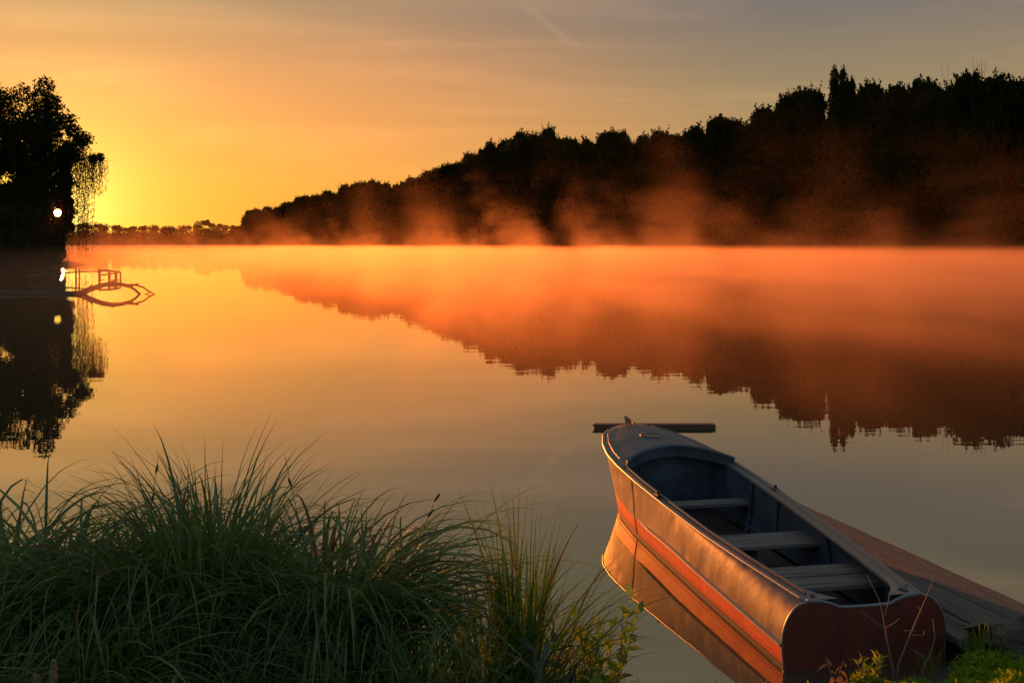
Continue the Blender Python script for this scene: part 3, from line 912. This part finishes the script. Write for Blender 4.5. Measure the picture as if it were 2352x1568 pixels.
        for s in np.arange(0.05, 4.3, .042):
            for dz in (.045, .062):
                x = w0(s) + (w1(s) - w0(s)) * dz / z1(s)
                V, Fs = box_data(-.003, .003, -.004, .004, -.004, .004)
                parts.append((V + np.array([sd * x, s + (.02 if dz > .05 else 0), dz]), Fs))
        V, Fs = join(parts); o = obj('rivet_row', V, Fs, M['red'], lhull); o['kind'] = 'stuff'
    # transom
    def half(f):
        return np.interp
    pts = []
    for f in np.linspace(0, 1, 4): pts.append((w0(0) + (w1(0) - w0(0)) * f + .004, -.03 + (z1(0) + .03) * f))
    for ph in np.linspace(.12, math.pi / 2, 10): pts.append((wg(0) + (w1(0) - wg(0)) * math.cos(ph) + .004, z1(0) + (zg(0) - z1(0)) * math.sin(ph) + .002))
    top = [(.30, zg(0) - .004), (.235, zg(0) - .022), (.18, zg(0) - .048), (.09, zg(0) - .052), (0, zg(0) - .053)]
    right = pts + top
    outl = [(w0(0) * .9, -.10)] + right + [(-x, z) for x, z in reversed(right[:-1])] + [(-w0(0) * .9, -.10)]
    n = len(outl)
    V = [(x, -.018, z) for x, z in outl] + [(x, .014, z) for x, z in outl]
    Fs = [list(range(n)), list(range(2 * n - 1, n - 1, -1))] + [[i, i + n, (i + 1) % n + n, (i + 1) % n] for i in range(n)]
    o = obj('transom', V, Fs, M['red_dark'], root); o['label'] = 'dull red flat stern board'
    tpath = [(x, -.004, z + .004) for x, z in [right[-6]] + top] + [(-x, -.004, z + .004) for x, z in reversed([right[-6]] + top[:-1])]
    V, Fs = tube_data(tpath, .0125, 7); obj('transom_cap', V, Fs, M['trim'], root, True)
    rim = [(x + .002, -.012, z) for x, z in pts]
    for sd in (-1, 1):
        V, Fs = tube_data([(sd * a, b, c) for a, b, c in rim], .008, 6); obj('transom_edge', V, Fs, M['trim'], root, True)
        # corner plate with a slot
        V, Fs = box_data(-.016, .016, -.03, .03, 0, .004); obj('corner_slot', V, Fs, M['floor'], root, loc=(sd * .32, .075, zg(.08) + .0085), rot=(0, 0, sd * .5))
    # foredeck with a cambered top
    na, nb_ = 25, 22
    A = np.zeros((nb_, na, 3))
    def s_edge(a): return 3.42 + .33 * (1 - a * a)
    for i, b in enumerate(np.linspace(0, 1, nb_)):
        for j, a in enumerate(np.linspace(-1, 1, na)):
            s = s_edge(a) + (5.135 - s_edge(a)) * b
            A[i, j] = (a * wg(s), s, zg(s) + .008 + .065 * (1 - a * a) * min(wg(s) / .5, 1))
    fdeck = obj('foredeck', A, grid_faces(nb_, na), M['deck'], root, True)
    # seam that follows the deck edge
    for sd in (-1, 1):
        pth = [(sd * wg(s) * .9, s - .02, zg(s) + .012 + .065 * .19) for s in np.linspace(3.7, 5.0, 22)]
        V, Fs = tube_data(pth, .004, 5); obj('deck_seam', V, Fs, M['trim'], fdeck, True)
    # round inspection hatch
    ang = np.linspace(0, 2 * math.pi, 28, endpoint=False)
    def dz(x, s): a = x / wg(s); return zg(s) + .008 + .065 * (1 - a * a) * min(wg(s) / .5, 1)
    V, Fs = [], []
    for k, (rr, h) in enumerate(((.125, .001), (.122, .010), (.105, .010), (.100, .004), (.0, .005))):
        V += [(rr * math.cos(a) + .03, 4.42 + rr * math.sin(a), dz(rr * math.cos(a) + .03, 4.42 + rr * math.sin(a)) + h) for a in ang]
    Fs = grid_faces(5, 28, True)
    obj('deck_hatch', np.array(V), Fs, M['deck'], fdeck, True)
    # raised splash coaming behind the foredeck
    aa = np.linspace(-.90, .93, 40)
    V = []
    for a in aa:
        s = s_edge(a); x = a * wg(s); zb = dz(x, s)
        h = .055 + .02 * (1 - a * a)
        V += [(x, s + .008, zb - .05), (x, s + .010, zb + h * .8), (x, s + .002, zb + h), (x, s - .035, zb + h - .006), (x, s - .04, zb + h - .022), (x, s - .012, zb + h - .03), (x, s - .010, zb - .05)]
    Fs = [list(map(int, f)) for f in grid_faces(len(aa), 7, True)] + [list(range(7)), [7 * len(aa) - 1 - i for i in range(7)]]
    obj('splash_coaming', np.array(V), Fs, M['inside'], root, False)
    # forward bulkhead with a rounded door panel
    s = 3.86; xs = np.linspace(-1, 1, 17)
    A = np.array([[(x * (wg(s) - .02), s, dz(x * (wg(s) - .02), s) - .02) for x in xs], [(x * (w1(s) - .03), s, .03) for x in xs]])
    bhd = obj('bulkhead', A, grid_faces(2, 17), M['inside'], root)
    V, Fs = box_data(-.30, .30, -.012, 0, .14, .50, .006)
    o = obj('bulkhead_panel', V, Fs, M['inside'], bhd, loc=(0.02, s - .003, 0))
    # floor boards
    for k in range(5):
        x0 = -.44 + k * .178
        V, Fs = box_data(x0, x0 + .165, .03, 3.8, .022, .040 + .003 * (k % 2), .003)
        obj('floor_board', V, Fs, M['floor'], root)
    # thwarts
    def thwart(s0, s1, z, name='thwart', th=.035):
        wm = w1((s0 + s1) / 2) - .045
        V, Fs = box_data(-wm, wm, s0, s1, z, z + th, .005)
        return obj(name, V, Fs, M['bench'], root)
    thwart(3.02, 3.20, .26)
    thwart(1.62, 1.98, .27)
    thwart(.84, 1.06, .275)
    thwart(.60, .825, .268)
    V, Fs = box_data(-.02, .02, 1.7, 1.9, .04, .268); obj('thwart_support', V, Fs, M['wet_wood'], root)
    V, Fs = box_data(-.02, .02, .74, .92, .04, .266); obj('thwart_support', V, Fs, M['wet_wood'], root)
    # towing cleat on the stem
    V, Fs = join([box_data(-.028, -.014, -.06, .06, 0, .05, .003), box_data(.014, .028, -.06, .06, 0, .05, .003)])
    obj('bow_cleat', V, Fs, M['timber'], root, loc=(0, 5.06, .685))
    V, Fs = box_data(-.008, .008, -.045, .045, 0, .125, .003)
    obj('bow_ring_plate', V, Fs, M['trim'], root, loc=(-.012, 5.09, .675), rot=(.35, -.45, .3))
boat()

# a baler lying on the boat floor
def baler():
    c, s = math.cos(BROT), math.sin(BROT)
    def w(x, y): return (BX + c * x - s * y, BY + s * x + c * y)
    x, y = w(-.02, 1.34)
    root = empty('wooden_paddle', (x, y, .05), BROT + .35)
    tag(root, 'short wooden paddle lying on the boat floor between the benches', 'paddle')
    V, Fs = tube_data([(-.36, 0, .03), (-.05, 0, .03), (.16, 0, .03)], [.017, .016, .016], 7); obj('shaft', V, Fs, M['bench'], root, True)
    V, Fs = box_data(.15, .34, -.06, .06, .018, .034, .006); obj('blade', V, Fs, M['bench'], root)
baler()

# ---------------------------------------------------------------- timber beyond the bow, landing planks, log
def floating_timber():
    Y = 15.65
    x0, x1 = P(1363, 0, Y)[0], P(1642, 0, Y)[0]
    root = empty('floating_timber', ((x0 + x1) / 2, Y, 0))
    tag(root, 'dark squared timber floating just beyond the boat bow', 'timber')
    L = (x1 - x0) / 2
    V, Fs = box_data(-L, L, -.07, .07, -.05, .06, .012); obj('beam', V, Fs, M['timber'], root)
    V, Fs = box_data(-L - .02, L - .06, -.085, -.069, .035, .064, .004); obj('edge_strip', V, Fs, M['timber'], root)
floating_timber()

def landing():
    a = np.array([2.93, 10.6]); b = np.array([3.68, 7.4])
    d = (b - a) / np.linalg.norm(b - a); rz = math.atan2(d[1], d[0]) + math.pi / 2   # local +y points away from the bank
    L = 4.9
    far = a - d * 0.25
    root = empty('plank_landing', (far[0] + d[0] * L, far[1] + d[1] * L, 0), rz)
    tag(root, 'weathered grey plank landing lying beside the boat', 'landing')
    r = np.random.default_rng(3)
    wds = [.33, .30, .30]
    x = 0.0
    for k, w in enumerate(wds):
        n = 30
        ys = np.linspace(r.uniform(-.05, .06), L - [0, .05, .1, .3][k], n)
        V = []
        jl = np.cumsum(r.normal(0, .005, n)); jr = np.cumsum(r.normal(0, .005, n)); jl -= np.linspace(0, jl[-1], n); jr -= np.linspace(0, jr[-1], n)
        sag = .010 * np.sin(ys * 1.1 + k * .4) ; z1_ = .10 + .003 * r.uniform(-1, 1)
        for i, y in enumerate(ys):
            zt = z1_ + sag[i] + .06 * (1 - y / L)
            xa, xb = x - w + .012 + jl[i], x - .006 + jr[i]
            V += [(xa, y, zt - .045), (xb, y, zt - .045), (xb, y, zt - .006), (xb - .008, y, zt), (xa + .008, y, zt), (xa, y, zt - .006)]
        Fs = [list(map(int, f)) for f in grid_faces(n, 6, True)] + [list(range(6)), [6 * n - 1 - i for i in range(6)]]
        obj('plank', np.array(V), Fs, M['plank'], root)
        x -= w
    for y in (.5, 2.4, 4.3):
        V, Fs = box_data(-.90, -.03, y - .05, y + .05, -.04, .048 + .03 * (1 - y / L)); obj('bearer', V, Fs, M['wet_wood'], root)
        for px in (-.84, -.12):
            tube_obj('post', [(px, y + .08, -1.0), (px, y + .08, .06)], .04, M['wet_wood'], root)
landing()

def log():
    r = np.random.default_rng(21)
    x, y, z = P(2318, 1500, 6.35)
    root = empty('old_log', (x, y, bank_z(np.array(x), np.array(y)) - .05))
    tag(root, 'dark rotting log end on the bank over the landing planks', 'log')
    n, m_ = 22, 20
    V = []
    for i in range(n):
        t = i / (n - 1)
        c = np.array([-.22 + .75 * t, .02 - .12 * t, .24])
        for j in range(m_):
            a = j / m_ * 2 * math.pi
            rr = .115 * (1 + .18 * math.sin(3 * a + 1 + t * 3) + .10 * math.sin(9 * a + t * 5) + .10 * r.normal())
            V.append(c + np.array([.05 * r.normal() * (i == 0), rr * math.cos(a), rr * math.sin(a)]))
    Fs = [list(map(int, f)) for f in grid_faces(n, m_, True)]
    obj('trunk', np.array(V), Fs, M['log'], root, True)
    V2 = [V[j] * .98 + np.array([.01, 0, .004]) for j in range(m_)] + [np.array([-.10, .02, .24]) + .55 * (V[j] - np.array([-.22, .02, .24])) for j in range(m_)]
    Fs = [list(map(int, f)) for f in grid_faces(2, m_, True)] + [list(range(m_, 2 * m_))]
    obj('hollow_end', np.array(V2), Fs, M['floor'], root)
    for k in range(3):
        V, Fs = tube_data([(.05 + .15 * k, 0, .34), (.1 + .15 * k, -.05 + .04 * k, .42), (.18 + .15 * k, -.1, .40)], [.035, .025, .008], 6)
        obj('root_stub', V, Fs, M['log'], root, True)
log()

# ---------------------------------------------------------------- sedges and bank plants
def blades(roots, az, lean, curv, length, width, seg=11, kink=0.0, r=rng, power=1.6):
    n = len(roots)
    t = np.linspace(0, 1, seg)
    phi = lean[:, None] + curv[:, None] * t[None, :] ** power
    ds = (length / (seg - 1))[:, None]
    hx = np.concatenate([np.zeros((n, 1)), np.cumsum(np.sin(phi[:, :-1]) * ds, 1)], 1)
    hz = np.concatenate([np.zeros((n, 1)), np.cumsum(np.cos(phi[:, :-1]) * ds, 1)], 1)
    sway = r.normal(0, .10, n)[:, None] * t[None, :] ** 2 * length[:, None]
    dx, dy = np.cos(az)[:, None], np.sin(az)[:, None]
    C = np.stack([roots[:, 0:1] + hx * dx - sway * dy, roots[:, 1:2] + hx * dy + sway * dx, roots[:, 2:3] + hz], -1)
    wd = width[:, None] * np.minimum(1, 0.55 + 2.2 * t)[None, :] * np.clip((1.02 - t) / .42, 0.05, 1)[None, :]
    tw = r.uniform(-.9, .9, n)[:, None] + r.normal(0, .5, n)[:, None] * t
    sx = np.stack([-dy * np.cos(tw), dx * np.cos(tw), np.sin(tw) * .7], -1)
    A = C - sx * wd[..., None] * .5; B = C + sx * wd[..., None] * .5
    V = np.stack([A, B], 2).reshape(n, seg * 2, 3)
    i = np.arange(seg - 1)
    f = np.stack([2 * i, 2 * i + 1, 2 * i + 3, 2 * i + 2], -1)
    Fc = (f[None] + (np.arange(n) * seg * 2)[:, None, None]).reshape(-1, 4)
    return V.reshape(-1, 3), Fc, np.repeat(r.uniform(0, 1, n), seg * 2)

def sedge(u, Y, n, length, label, spread=.22, lean=(.02, .35), curv=(.4, 1.6), width=.0075, mat='sedge', seed=0, azc=None, azs=3.14, z_up=0.26, name='sedge_clump', group='sedge clumps on the near bank', dry=0.13, power=1.6):
    r = np.random.default_rng(1000 + seed)
    x = P(u, 0, Y)[0]
    z = float(bank_z(np.array(x), np.array(Y)))
    root = empty(name, (x, Y, z - .02)); tag(root, label, 'sedge', group)
    for part, mt, k in (('blades', mat, int(n * (1 - dry))), ('dry_blades', 'dry_grass', max(int(n * dry), 4))):
        rad = spread * np.sqrt(r.uniform(0, 1, k)); a0 = r.uniform(0, 6.283, k)
        ro = np.stack([rad * np.cos(a0), rad * np.sin(a0) * .8, np.full(k, z_up) * (1 - (rad / spread) ** 2)], 1)
        az = a0 + r.normal(0, .7, k) if azc is None else azc + r.normal(0, azs, k)
        ln = length * r.uniform(.52, 1.03, k)
        V, Fc, t = blades(ro, az, r.uniform(*lean, k), r.uniform(*curv, k), ln, width * r.uniform(.45, 1.5, k), r=r, power=power)
        o = obj(part, V, Fc, M[mt], root, tint=t)
        o['kind'] = 'stuff'
    return root

def spikes(root, items, mat, r, name='seed_head'):
    """flower spikes: (x, y, z base, lean az, height, heads)"""
    for x, y, az, h, heads in items:
        top = np.array([x + math.cos(az) * h * .28, y + math.sin(az) * h * .1, h])
        mid = np.array([x + math.cos(az) * h * .08, y, h * .55])
        V, Fs = tube_data([(x, y, 0), mid, top], [.003, .0025, .0015], 5)
        stk = obj('stalk', V, Fs, M['sedge'], root, True)
        for t in heads:
            p = mid + (top - mid) * t; dv = (top - mid) / np.linalg.norm(top - mid)
            q_ = p + dv * .055 + np.array([math.cos(az) * .012, 0, 0])
            V, Fs = tube_data([p, p + dv * .012, (p + q_) / 2, q_ - dv * .01, q_], [.002, .006, .0075, .005, .001], 6)
            obj(name, V, Fs, M[mat], stk, True)

def near_plants():
    S = sedge
    A = dict(lean=(.0, .3), curv=(1.6, 3.4), power=1.5, width=.0165)       # arching
    U = dict(lean=(.0, .2), curv=(.6, 2.8), power=2.0, width=.0165)        # upright
    S(-70, 5.9, 300, 1.62, 'sedge clump cut by the left picture edge', seed=1, **A)
    S(25, 5.85, 380, 1.58, 'arching sedge clump nearest the left edge', spread=.26, seed=2, **A)
    S(120, 5.9, 120, 1.7, 'loose sedge clump with long arching blades second from the left', spread=.18, seed=3, **A)
    S(220, 5.65, 400, 1.5, 'thick upright sedge clump left of the drooping tussock', spread=.22, seed=4, **A)
    r3 = S(345, 5.72, 850, 1.22, 'big domed tussock of drooping sedge left of the tallest clump', spread=.36, lean=(.05, .6), curv=(1.9, 3.2), z_up=.60, seed=5, power=1.2, dry=.12, width=.011)
    S(495, 5.85, 560, 1.58, 'tallest dense sedge clump with tips standing above the others', spread=.19, seed=6, **U)
    S(520, 5.87, 40, 1.55, 'few long tips bowing above the tallest sedge clump', spread=.10, seed=36, lean=(.0, .2), curv=(.9, 2.2), power=2.4, width=.012)
    S(440, 5.6, 330, 1.5, 'dark sedge clump in front of the tallest clump', spread=.26, seed=7, **U)
    S(590, 5.9, 300, 1.55, 'sedge clump just right of the tallest clump', spread=.20, seed=8, **A)
    S(670, 5.95, 95, 1.72, 'thin sedge clump with water glinting through its stems', spread=.17, seed=9, **A)
    r10 = S(755, 5.85, 430, 1.66, 'dense sedge clump carrying a single dark flower spike', spread=.22, seed=10, **A)
    r11 = S(845, 5.85, 330, 1.55, 'sedge clump sending long arching blades to the right', spread=.20, azc=.1, azs=1.2, seed=11, **A)
    S(905, 5.95, 14, 1.8, 'few very long bowed sedge blades reaching over the open water', spread=.14, lean=(.25, .6), curv=(1.2, 1.9), azc=.0, azs=.3, seed=12, width=.012)
    r13 = S(960, 5.75, 150, .95, 'low sparse sedge clump with a small flower spike', spread=.22, lean=(0, .4), curv=(.8, 2.4), mat='sedge_fresh', z_up=.03, seed=13, width=.010)
    S(1040, 5.8, 110, .92, 'low fresh sedge clump in the gap between the taller clumps', spread=.2, lean=(0, .5), curv=(.8, 2.4), mat='sedge_fresh', z_up=.03, seed=14, width=.011)
    S(1110, 5.75, 130, 1.02, 'fresh green sedge clump left of the upright reeds', spread=.16, lean=(0, .3), curv=(.4, 2.2), mat='sedge_fresh', z_up=.03, seed=15, width=.013)
    S(1195, 5.8, 110, 1.26, 'stiff upright sedge blades rising highest left of the boat', spread=.09, lean=(0, .14), curv=(.0, .6), mat='sedge_fresh', z_up=.03, seed=16, width=.016)
    S(1225, 5.85, 100, 1.12, 'fresh sedge clump with blades bowing towards the boat', spread=.14, lean=(.1, .6), curv=(.5, 1.7), azc=.0, azs=.8, mat='sedge_fresh', z_up=.03, seed=17, width=.012)
    S(1300, 5.9, 110, .70, 'low fine sedge clump between the reeds and the leafy sapling', spread=.16, lean=(0, .5), curv=(.3, 1.4), mat='sedge_fresh', z_up=.03, seed=18, width=.007)
    # nearer, paler drooping clumps along the bottom of the picture
    S(205, 5.0, 240, 1.15, 'pale drooping sedge clump in front at the lower left', spread=.13, lean=(.05, .5), curv=(1.2, 2.8), azc=-.5, azs=1.2, z_up=.03, seed=20, width=.014)
    S(20, 5.1, 110, 0.9, 'low sedge clump in the lower left corner', spread=.2, lean=(.1, .6), curv=(.9, 2.4), z_up=.03, seed=21, width=.011)
    S(420, 5.0, 200, .95, 'low front sedge clump below the domed tussock', spread=.25, lean=(.05, .6), curv=(.9, 2.4), z_up=.03, seed=22, width=.011)
    S(640, 5.05, 60, 0.8, 'low front sedge clump at the bottom below the thin clump', spread=.28, lean=(.05, .4), curv=(.8, 2.4), z_up=.03, seed=23, width=.011)
    S(850, 5.1, 130, 0.85, 'low front sedge clump at the bottom below the arching blades', spread=.26, lean=(.05, .4), curv=(.8, 2.4), z_up=.03, seed=24, width=.011)
    S(760, 5.35, 70, 1.15, 'few pale bowed blades hanging in front of the dense right clump', spread=.2, lean=(.0, .3), curv=(1.6, 3.0), z_up=.03, seed=25, width=.013)
    S(520, 5.3, 60, 1.1, 'few pale bowed blades hanging in front of the tallest clump', spread=.3, lean=(.0, .4), curv=(1.4, 3.0), z_up=.03, seed=26, width=.013)
    S(1010, 5.2, 170, .65, 'low mixed grass at the bottom left of the broad-leaved weed', spread=.25, lean=(.05, .5), curv=(.4, 1.5), mat='sedge_fresh', z_up=.03, seed=27, width=.009)
    S(2262, 6.25, 110, .34, 'small bright grass tuft growing against the old log', spread=.10, lean=(0, .35), curv=(.0, .6), mat='sedge_fresh', z_up=.03, seed=28, width=.006, name='grass_tuft', group='grass tufts by the landing')
    S(2135, 6.3, 26, .26, 'thin small grass tuft between the boat stern and the old log', spread=.05, lean=(0, .35), curv=(.0, .6), mat='sedge_fresh', z_up=.03, seed=29, width=.005, name='grass_tuft', group='grass tufts by the landing')
    r = np.random.default_rng(8)
    spikes(r10, [(-.02, 0, 2.2, 1.50, (.35, .75))], 'floor', r)
    spikes(r11, [(.05, 0, .35, 1.28, (.75, .9))], 'floor', r)
    spikes(r13, [(.02, 0, 1.2, .98, (.3, .55, .8))], 'floor', r)
    spikes(r3, [(-.10, .1, 1.4, 1.38, (.6, .85))], 'floor', r)
near_plants()

def leaf_mesh(name, L, W, mat, tint, fold=.25, seg=5, curl=.3):
    V, Fs = [], []
    for i in range(seg + 1):
        t = i / seg; w = W * .5 * math.sin(math.pi * t ** .8) ** .8 if 0 < t < 1 else .0006
        z = -curl * L * t * t
        V += [(-w, L * t, z + fold * w), (0, L * t, z), (w, L * t, z + fold * w)]
    for i in range(seg):
        for j in (0, 1): Fs.append([3 * i + j, 3 * i + j + 1, 3 * i + j + 4, 3 * i + j + 3])
    return mesh(name, V, Fs, M[mat], True, tint=np.full(len(V), tint))

SAP = [leaf_mesh('leaf', .082, .044, 'leaf', t) for t in (.1, .35, .6, .85)]
LANCE = [leaf_mesh('leaf', .17, .038, 'weed', t, curl=.25) for t in (.2, .5, .8)]
BROAD = [leaf_mesh('leaf', .085, .072, 'weed', t, fold=.12, curl=.35) for t in (.1, .4, .7)]
FRESH = [leaf_mesh('leaf', .05, .016, 'moss', t, curl=.2) for t in (.2, .5, .8)]

def leafy(name, u, Y, label, cat, stems, leaves, meshes, seed, stem_h, lean=.25, leaf_up=.5, group=None, r_stem=.004, size=(.75, 1.2), base=.15):
    r = np.random.default_rng(seed)
    x = P(u, 0, Y)[0]; z = float(bank_z(np.array(x), np.array(Y)))
    root = empty(name, (x, Y, z)); tag(root, label, cat, group)
    for s in range(stems):
        a = r.uniform(0, 6.28); h = stem_h * r.uniform(.65, 1.0); l = lean * r.uniform(.2, 1)
        b = np.array([r.normal(0, .035), r.normal(0, .03), -.03]); top = b + np.array([math.cos(a) * l * h, math.sin(a) * l * h, h])
        mid = (b + top) / 2 + np.array([r.normal(0, .02), r.normal(0, .02), 0])
        V, Fs = tube_data([b, mid, top], [r_stem, r_stem * .8, r_stem * .4], 6); obj('stem', V, Fs, M['twig'], root, True)
        for k in range(leaves):
            t = base + (1 - base) * (k + .5) / leaves
            p = (1 - t) ** 2 * b + 2 * t * (1 - t) * mid + t * t * top
            p = b + (mid - b) * (2 * t) if t < .5 else mid + (top - mid) * (2 * t - 1)
            f = r.uniform(*size)
            link('leaf', meshes[int(r.integers(len(meshes)))], root, tuple(p), (r.uniform(-.2, .9) + leaf_up, r.uniform(-.5, .5), k * 2.4 + r.uniform(-.5, .5)), (f, f, f))
    return root

leafy('leafy_sapling', 1392, 5.9, 'young leafy sapling glowing yellow-green left of the boat', 'sapling', 8, 14, SAP, 41, .64, .42, .45)
leafy('leafy_sapling', 1352, 5.8, 'lower leafy sapling at the foot of the glowing one left of the boat', 'sapling', 4, 10, SAP, 42, .32, .5, .4)
leafy('broad_weed', 1235, 5.25, 'bluish green weed with long pointed leaves below the upright reeds', 'weed', 5, 9, LANCE, 43, .46, .35, .35)
leafy('broad_weed', 1130, 5.2, 'pointed-leaved weed left of the bluish green weed at the bottom', 'weed', 4, 8, LANCE, 44, .34, .45, .3)
leafy('broad_weed', 1310, 5.35, 'small pointed-leaved weed right of the bluish green weed', 'weed', 3, 7, LANCE, 45, .28, .5, .3)
for i, (u, Y, h, lb) in enumerate(((30, 4.9, .42, 'broad-leaved nettle in the lower left corner'), (95, 4.85, .36, 'broad-leaved nettle beside the pale flower spikes at lower left'),
                               (470, 4.9, .36, 'broad-leaved weed at the bottom below the domed tussock'), (570, 4.9, .40, 'broad-leaved weed at the bottom below the tallest sedge'),
                               (960, 5.1, .36, 'round-leaved weed at the bottom below the low sparse sedge'), (1060, 5.05, .30, 'round-leaved weed at the bottom left of the pointed-leaved weed'))):
    leafy('leafy_weed', u, Y, lb, 'weed', 5, 9, BROAD, 60 + i, h, .4, .2, 'broad-leaved weeds at the bottom')
leafy('sprouting_weed', 1870, 5.78, 'small bright weed sprouting below the left corner of the boat stern', 'weed', 6, 9, FRESH, 71, .17, .7, .4)
leafy('sprouting_weed', 2005, 5.80, 'bright weed at the left end of the mossy mound behind the stern', 'weed', 7, 12, FRESH, 72, .22, .6, .4)
leafy('withered_weed', 1950, 5.82, 'withered curled brown weed below the middle of the stern', 'weed', 2, 5, [leaf_mesh('leaf', .06, .03, 'dry_grass', t, curl=.8) for t in (.3, .8)], 73, .2, .6, -.2)

def mound():
    r = np.random.default_rng(91)
    n = 12000
    u = r.uniform(1955, 2480, n); Y = r.uniform(5.40, 6.12, n); keep = (u > 2180) | (Y < 5.86); u, Y = u[keep], Y[keep]; n = len(u)
    x = (u - CU) / F * Y
    z = bank_z(x, Y) + (.035 + .07 * np.exp(-((x - 2.75) / .36) ** 2)) * r.uniform(.15, 1, n) + .02 * np.sin(x * 22) * np.sin(Y * 17)
    V, Fc, t = leaf_quads(np.stack([x, Y, z], 1), .032, .34, np.tile([0, 0, 1.0], (n, 1)), r, droop=-.8)
    o = obj('mossy_ground_cover', V, Fc, M['moss'], tint=t)
    tag(o, 'bright yellow-green mossy ground cover at the lower right', 'ground cover', kind='stuff')
    n = 9000
    x = r.uniform(-3.2, 1.35, n); Y = r.uniform(4.2, 6.0, n)
    keep = Y < near_edge(x) - .12
    x, Y = x[keep], Y[keep]
    ro = np.stack([x, Y, bank_z(x, Y) - .01], 1); k = len(ro)
    V, Fc, t = blades(ro, r.uniform(0, 6.28, k), r.uniform(0, .6, k), r.uniform(0, 1.2, k), r.uniform(.06, .24, k), np.full(k, .006), seg=5, r=r)
    o = obj('grass', V, Fc, M['sedge'], tint=t)
    tag(o, 'short dark grass between the sedges on the near bank', 'grass', kind='stuff')
mound()

def dry_twigs():
    def twig(label, main, subs, Y):
        x0, y0, z0 = P(*main[0], Y)
        zb = float(bank_z(np.array(x0), np.array(Y)))
        root = empty('dry_twig', (x0, Y, zb)); tag(root, label, 'twig', 'dry twigs before the boat stern')
        def l(p, dy=0):
            x, y, z = P(p[0], p[1], Y); return (x - x0, dy, z - zb)
        pts = [(0, 0, -.03)] + [l(p, .02 * i) for i, p in enumerate(main)]
        V, Fs = tube_data(pts, np.linspace(.0055, .0016, len(pts)), 6); obj('stem', V, Fs, M['twig'], root, True)
        for s_ in subs:
            V, Fs = tube_data([l(p, .03 * i) for i, p in enumerate(s_)], np.linspace(.0035, .0012, len(s_)), 5); obj('side_twig', V, Fs, M['twig'], root, True)
    twig('dry twig standing left before the red boat stern', [(2052, 1540), (2040, 1470), (2034, 1420), (2028, 1385), (2003, 1330)],
         [[(2033, 1412), (2045, 1385), (2052, 1372)], [(2037, 1440), (2060, 1433), (2075, 1428)], [(2036, 1445), (2010, 1428), (1985, 1412)]], 6.1)
    twig('dry twig leaning right across the red boat stern', [(2062, 1530), (2085, 1480), (2115, 1420), (2140, 1372), (2160, 1330)],
         [[(2120, 1410), (2113, 1396)], [(2098, 1457), (2125, 1464), (2133, 1456)], [(2102, 1448), (2080, 1452)]], 6.12)
    twig('short dry twig at the right corner of the boat stern', [(2120, 1530), (2140, 1505), (2154, 1470), (2152, 1428)], [[(2132, 1515), (2095, 1492)]], 6.15)
dry_twigs()

def flower_spikes():
    r = np.random.default_rng(15)
    for u, Y, vt, w, lb in ((124, 4.3, 1516, .014, 'tall pale fluffy grass spike at the bottom left'), (84, 4.3, 1548, .016, 'short pale plump grass spike left of the tall one at the bottom'),
                            (400, 4.3, 1556, .014, 'tip of a pale grass spike at the bottom below the sedge')):
        x, y, zt = P(u, vt, Y); zb = float(bank_z(np.array(x), np.array(Y)))
        root = empty('grass_spike', (x, Y, zb)); tag(root, lb, 'grass spike', 'pale grass spikes at the bottom')
        h = zt - zb
        V, Fs = tube_data([(0, 0, -.03), (0, 0, h - .02)], [.003, .002], 5); obj('stalk', V, Fs, M['twig'], root, True)
        n = 700
        t = r.uniform(0, 1, n); a = r.uniform(0, 6.28, n); rr = w * np.sin(np.pi * np.clip(t, .04, .97)) ** .6 * r.uniform(.4, 1, n)
        C = np.stack([rr * np.cos(a), rr * np.sin(a), h - .11 + .11 * t], 1)
        V, Fc, tt = leaf_quads(C, .012, .5, None, r, droop=-1); o = obj('seed_head', V, Fc, M['spike'], root, tint=tt)
flower_spikes()
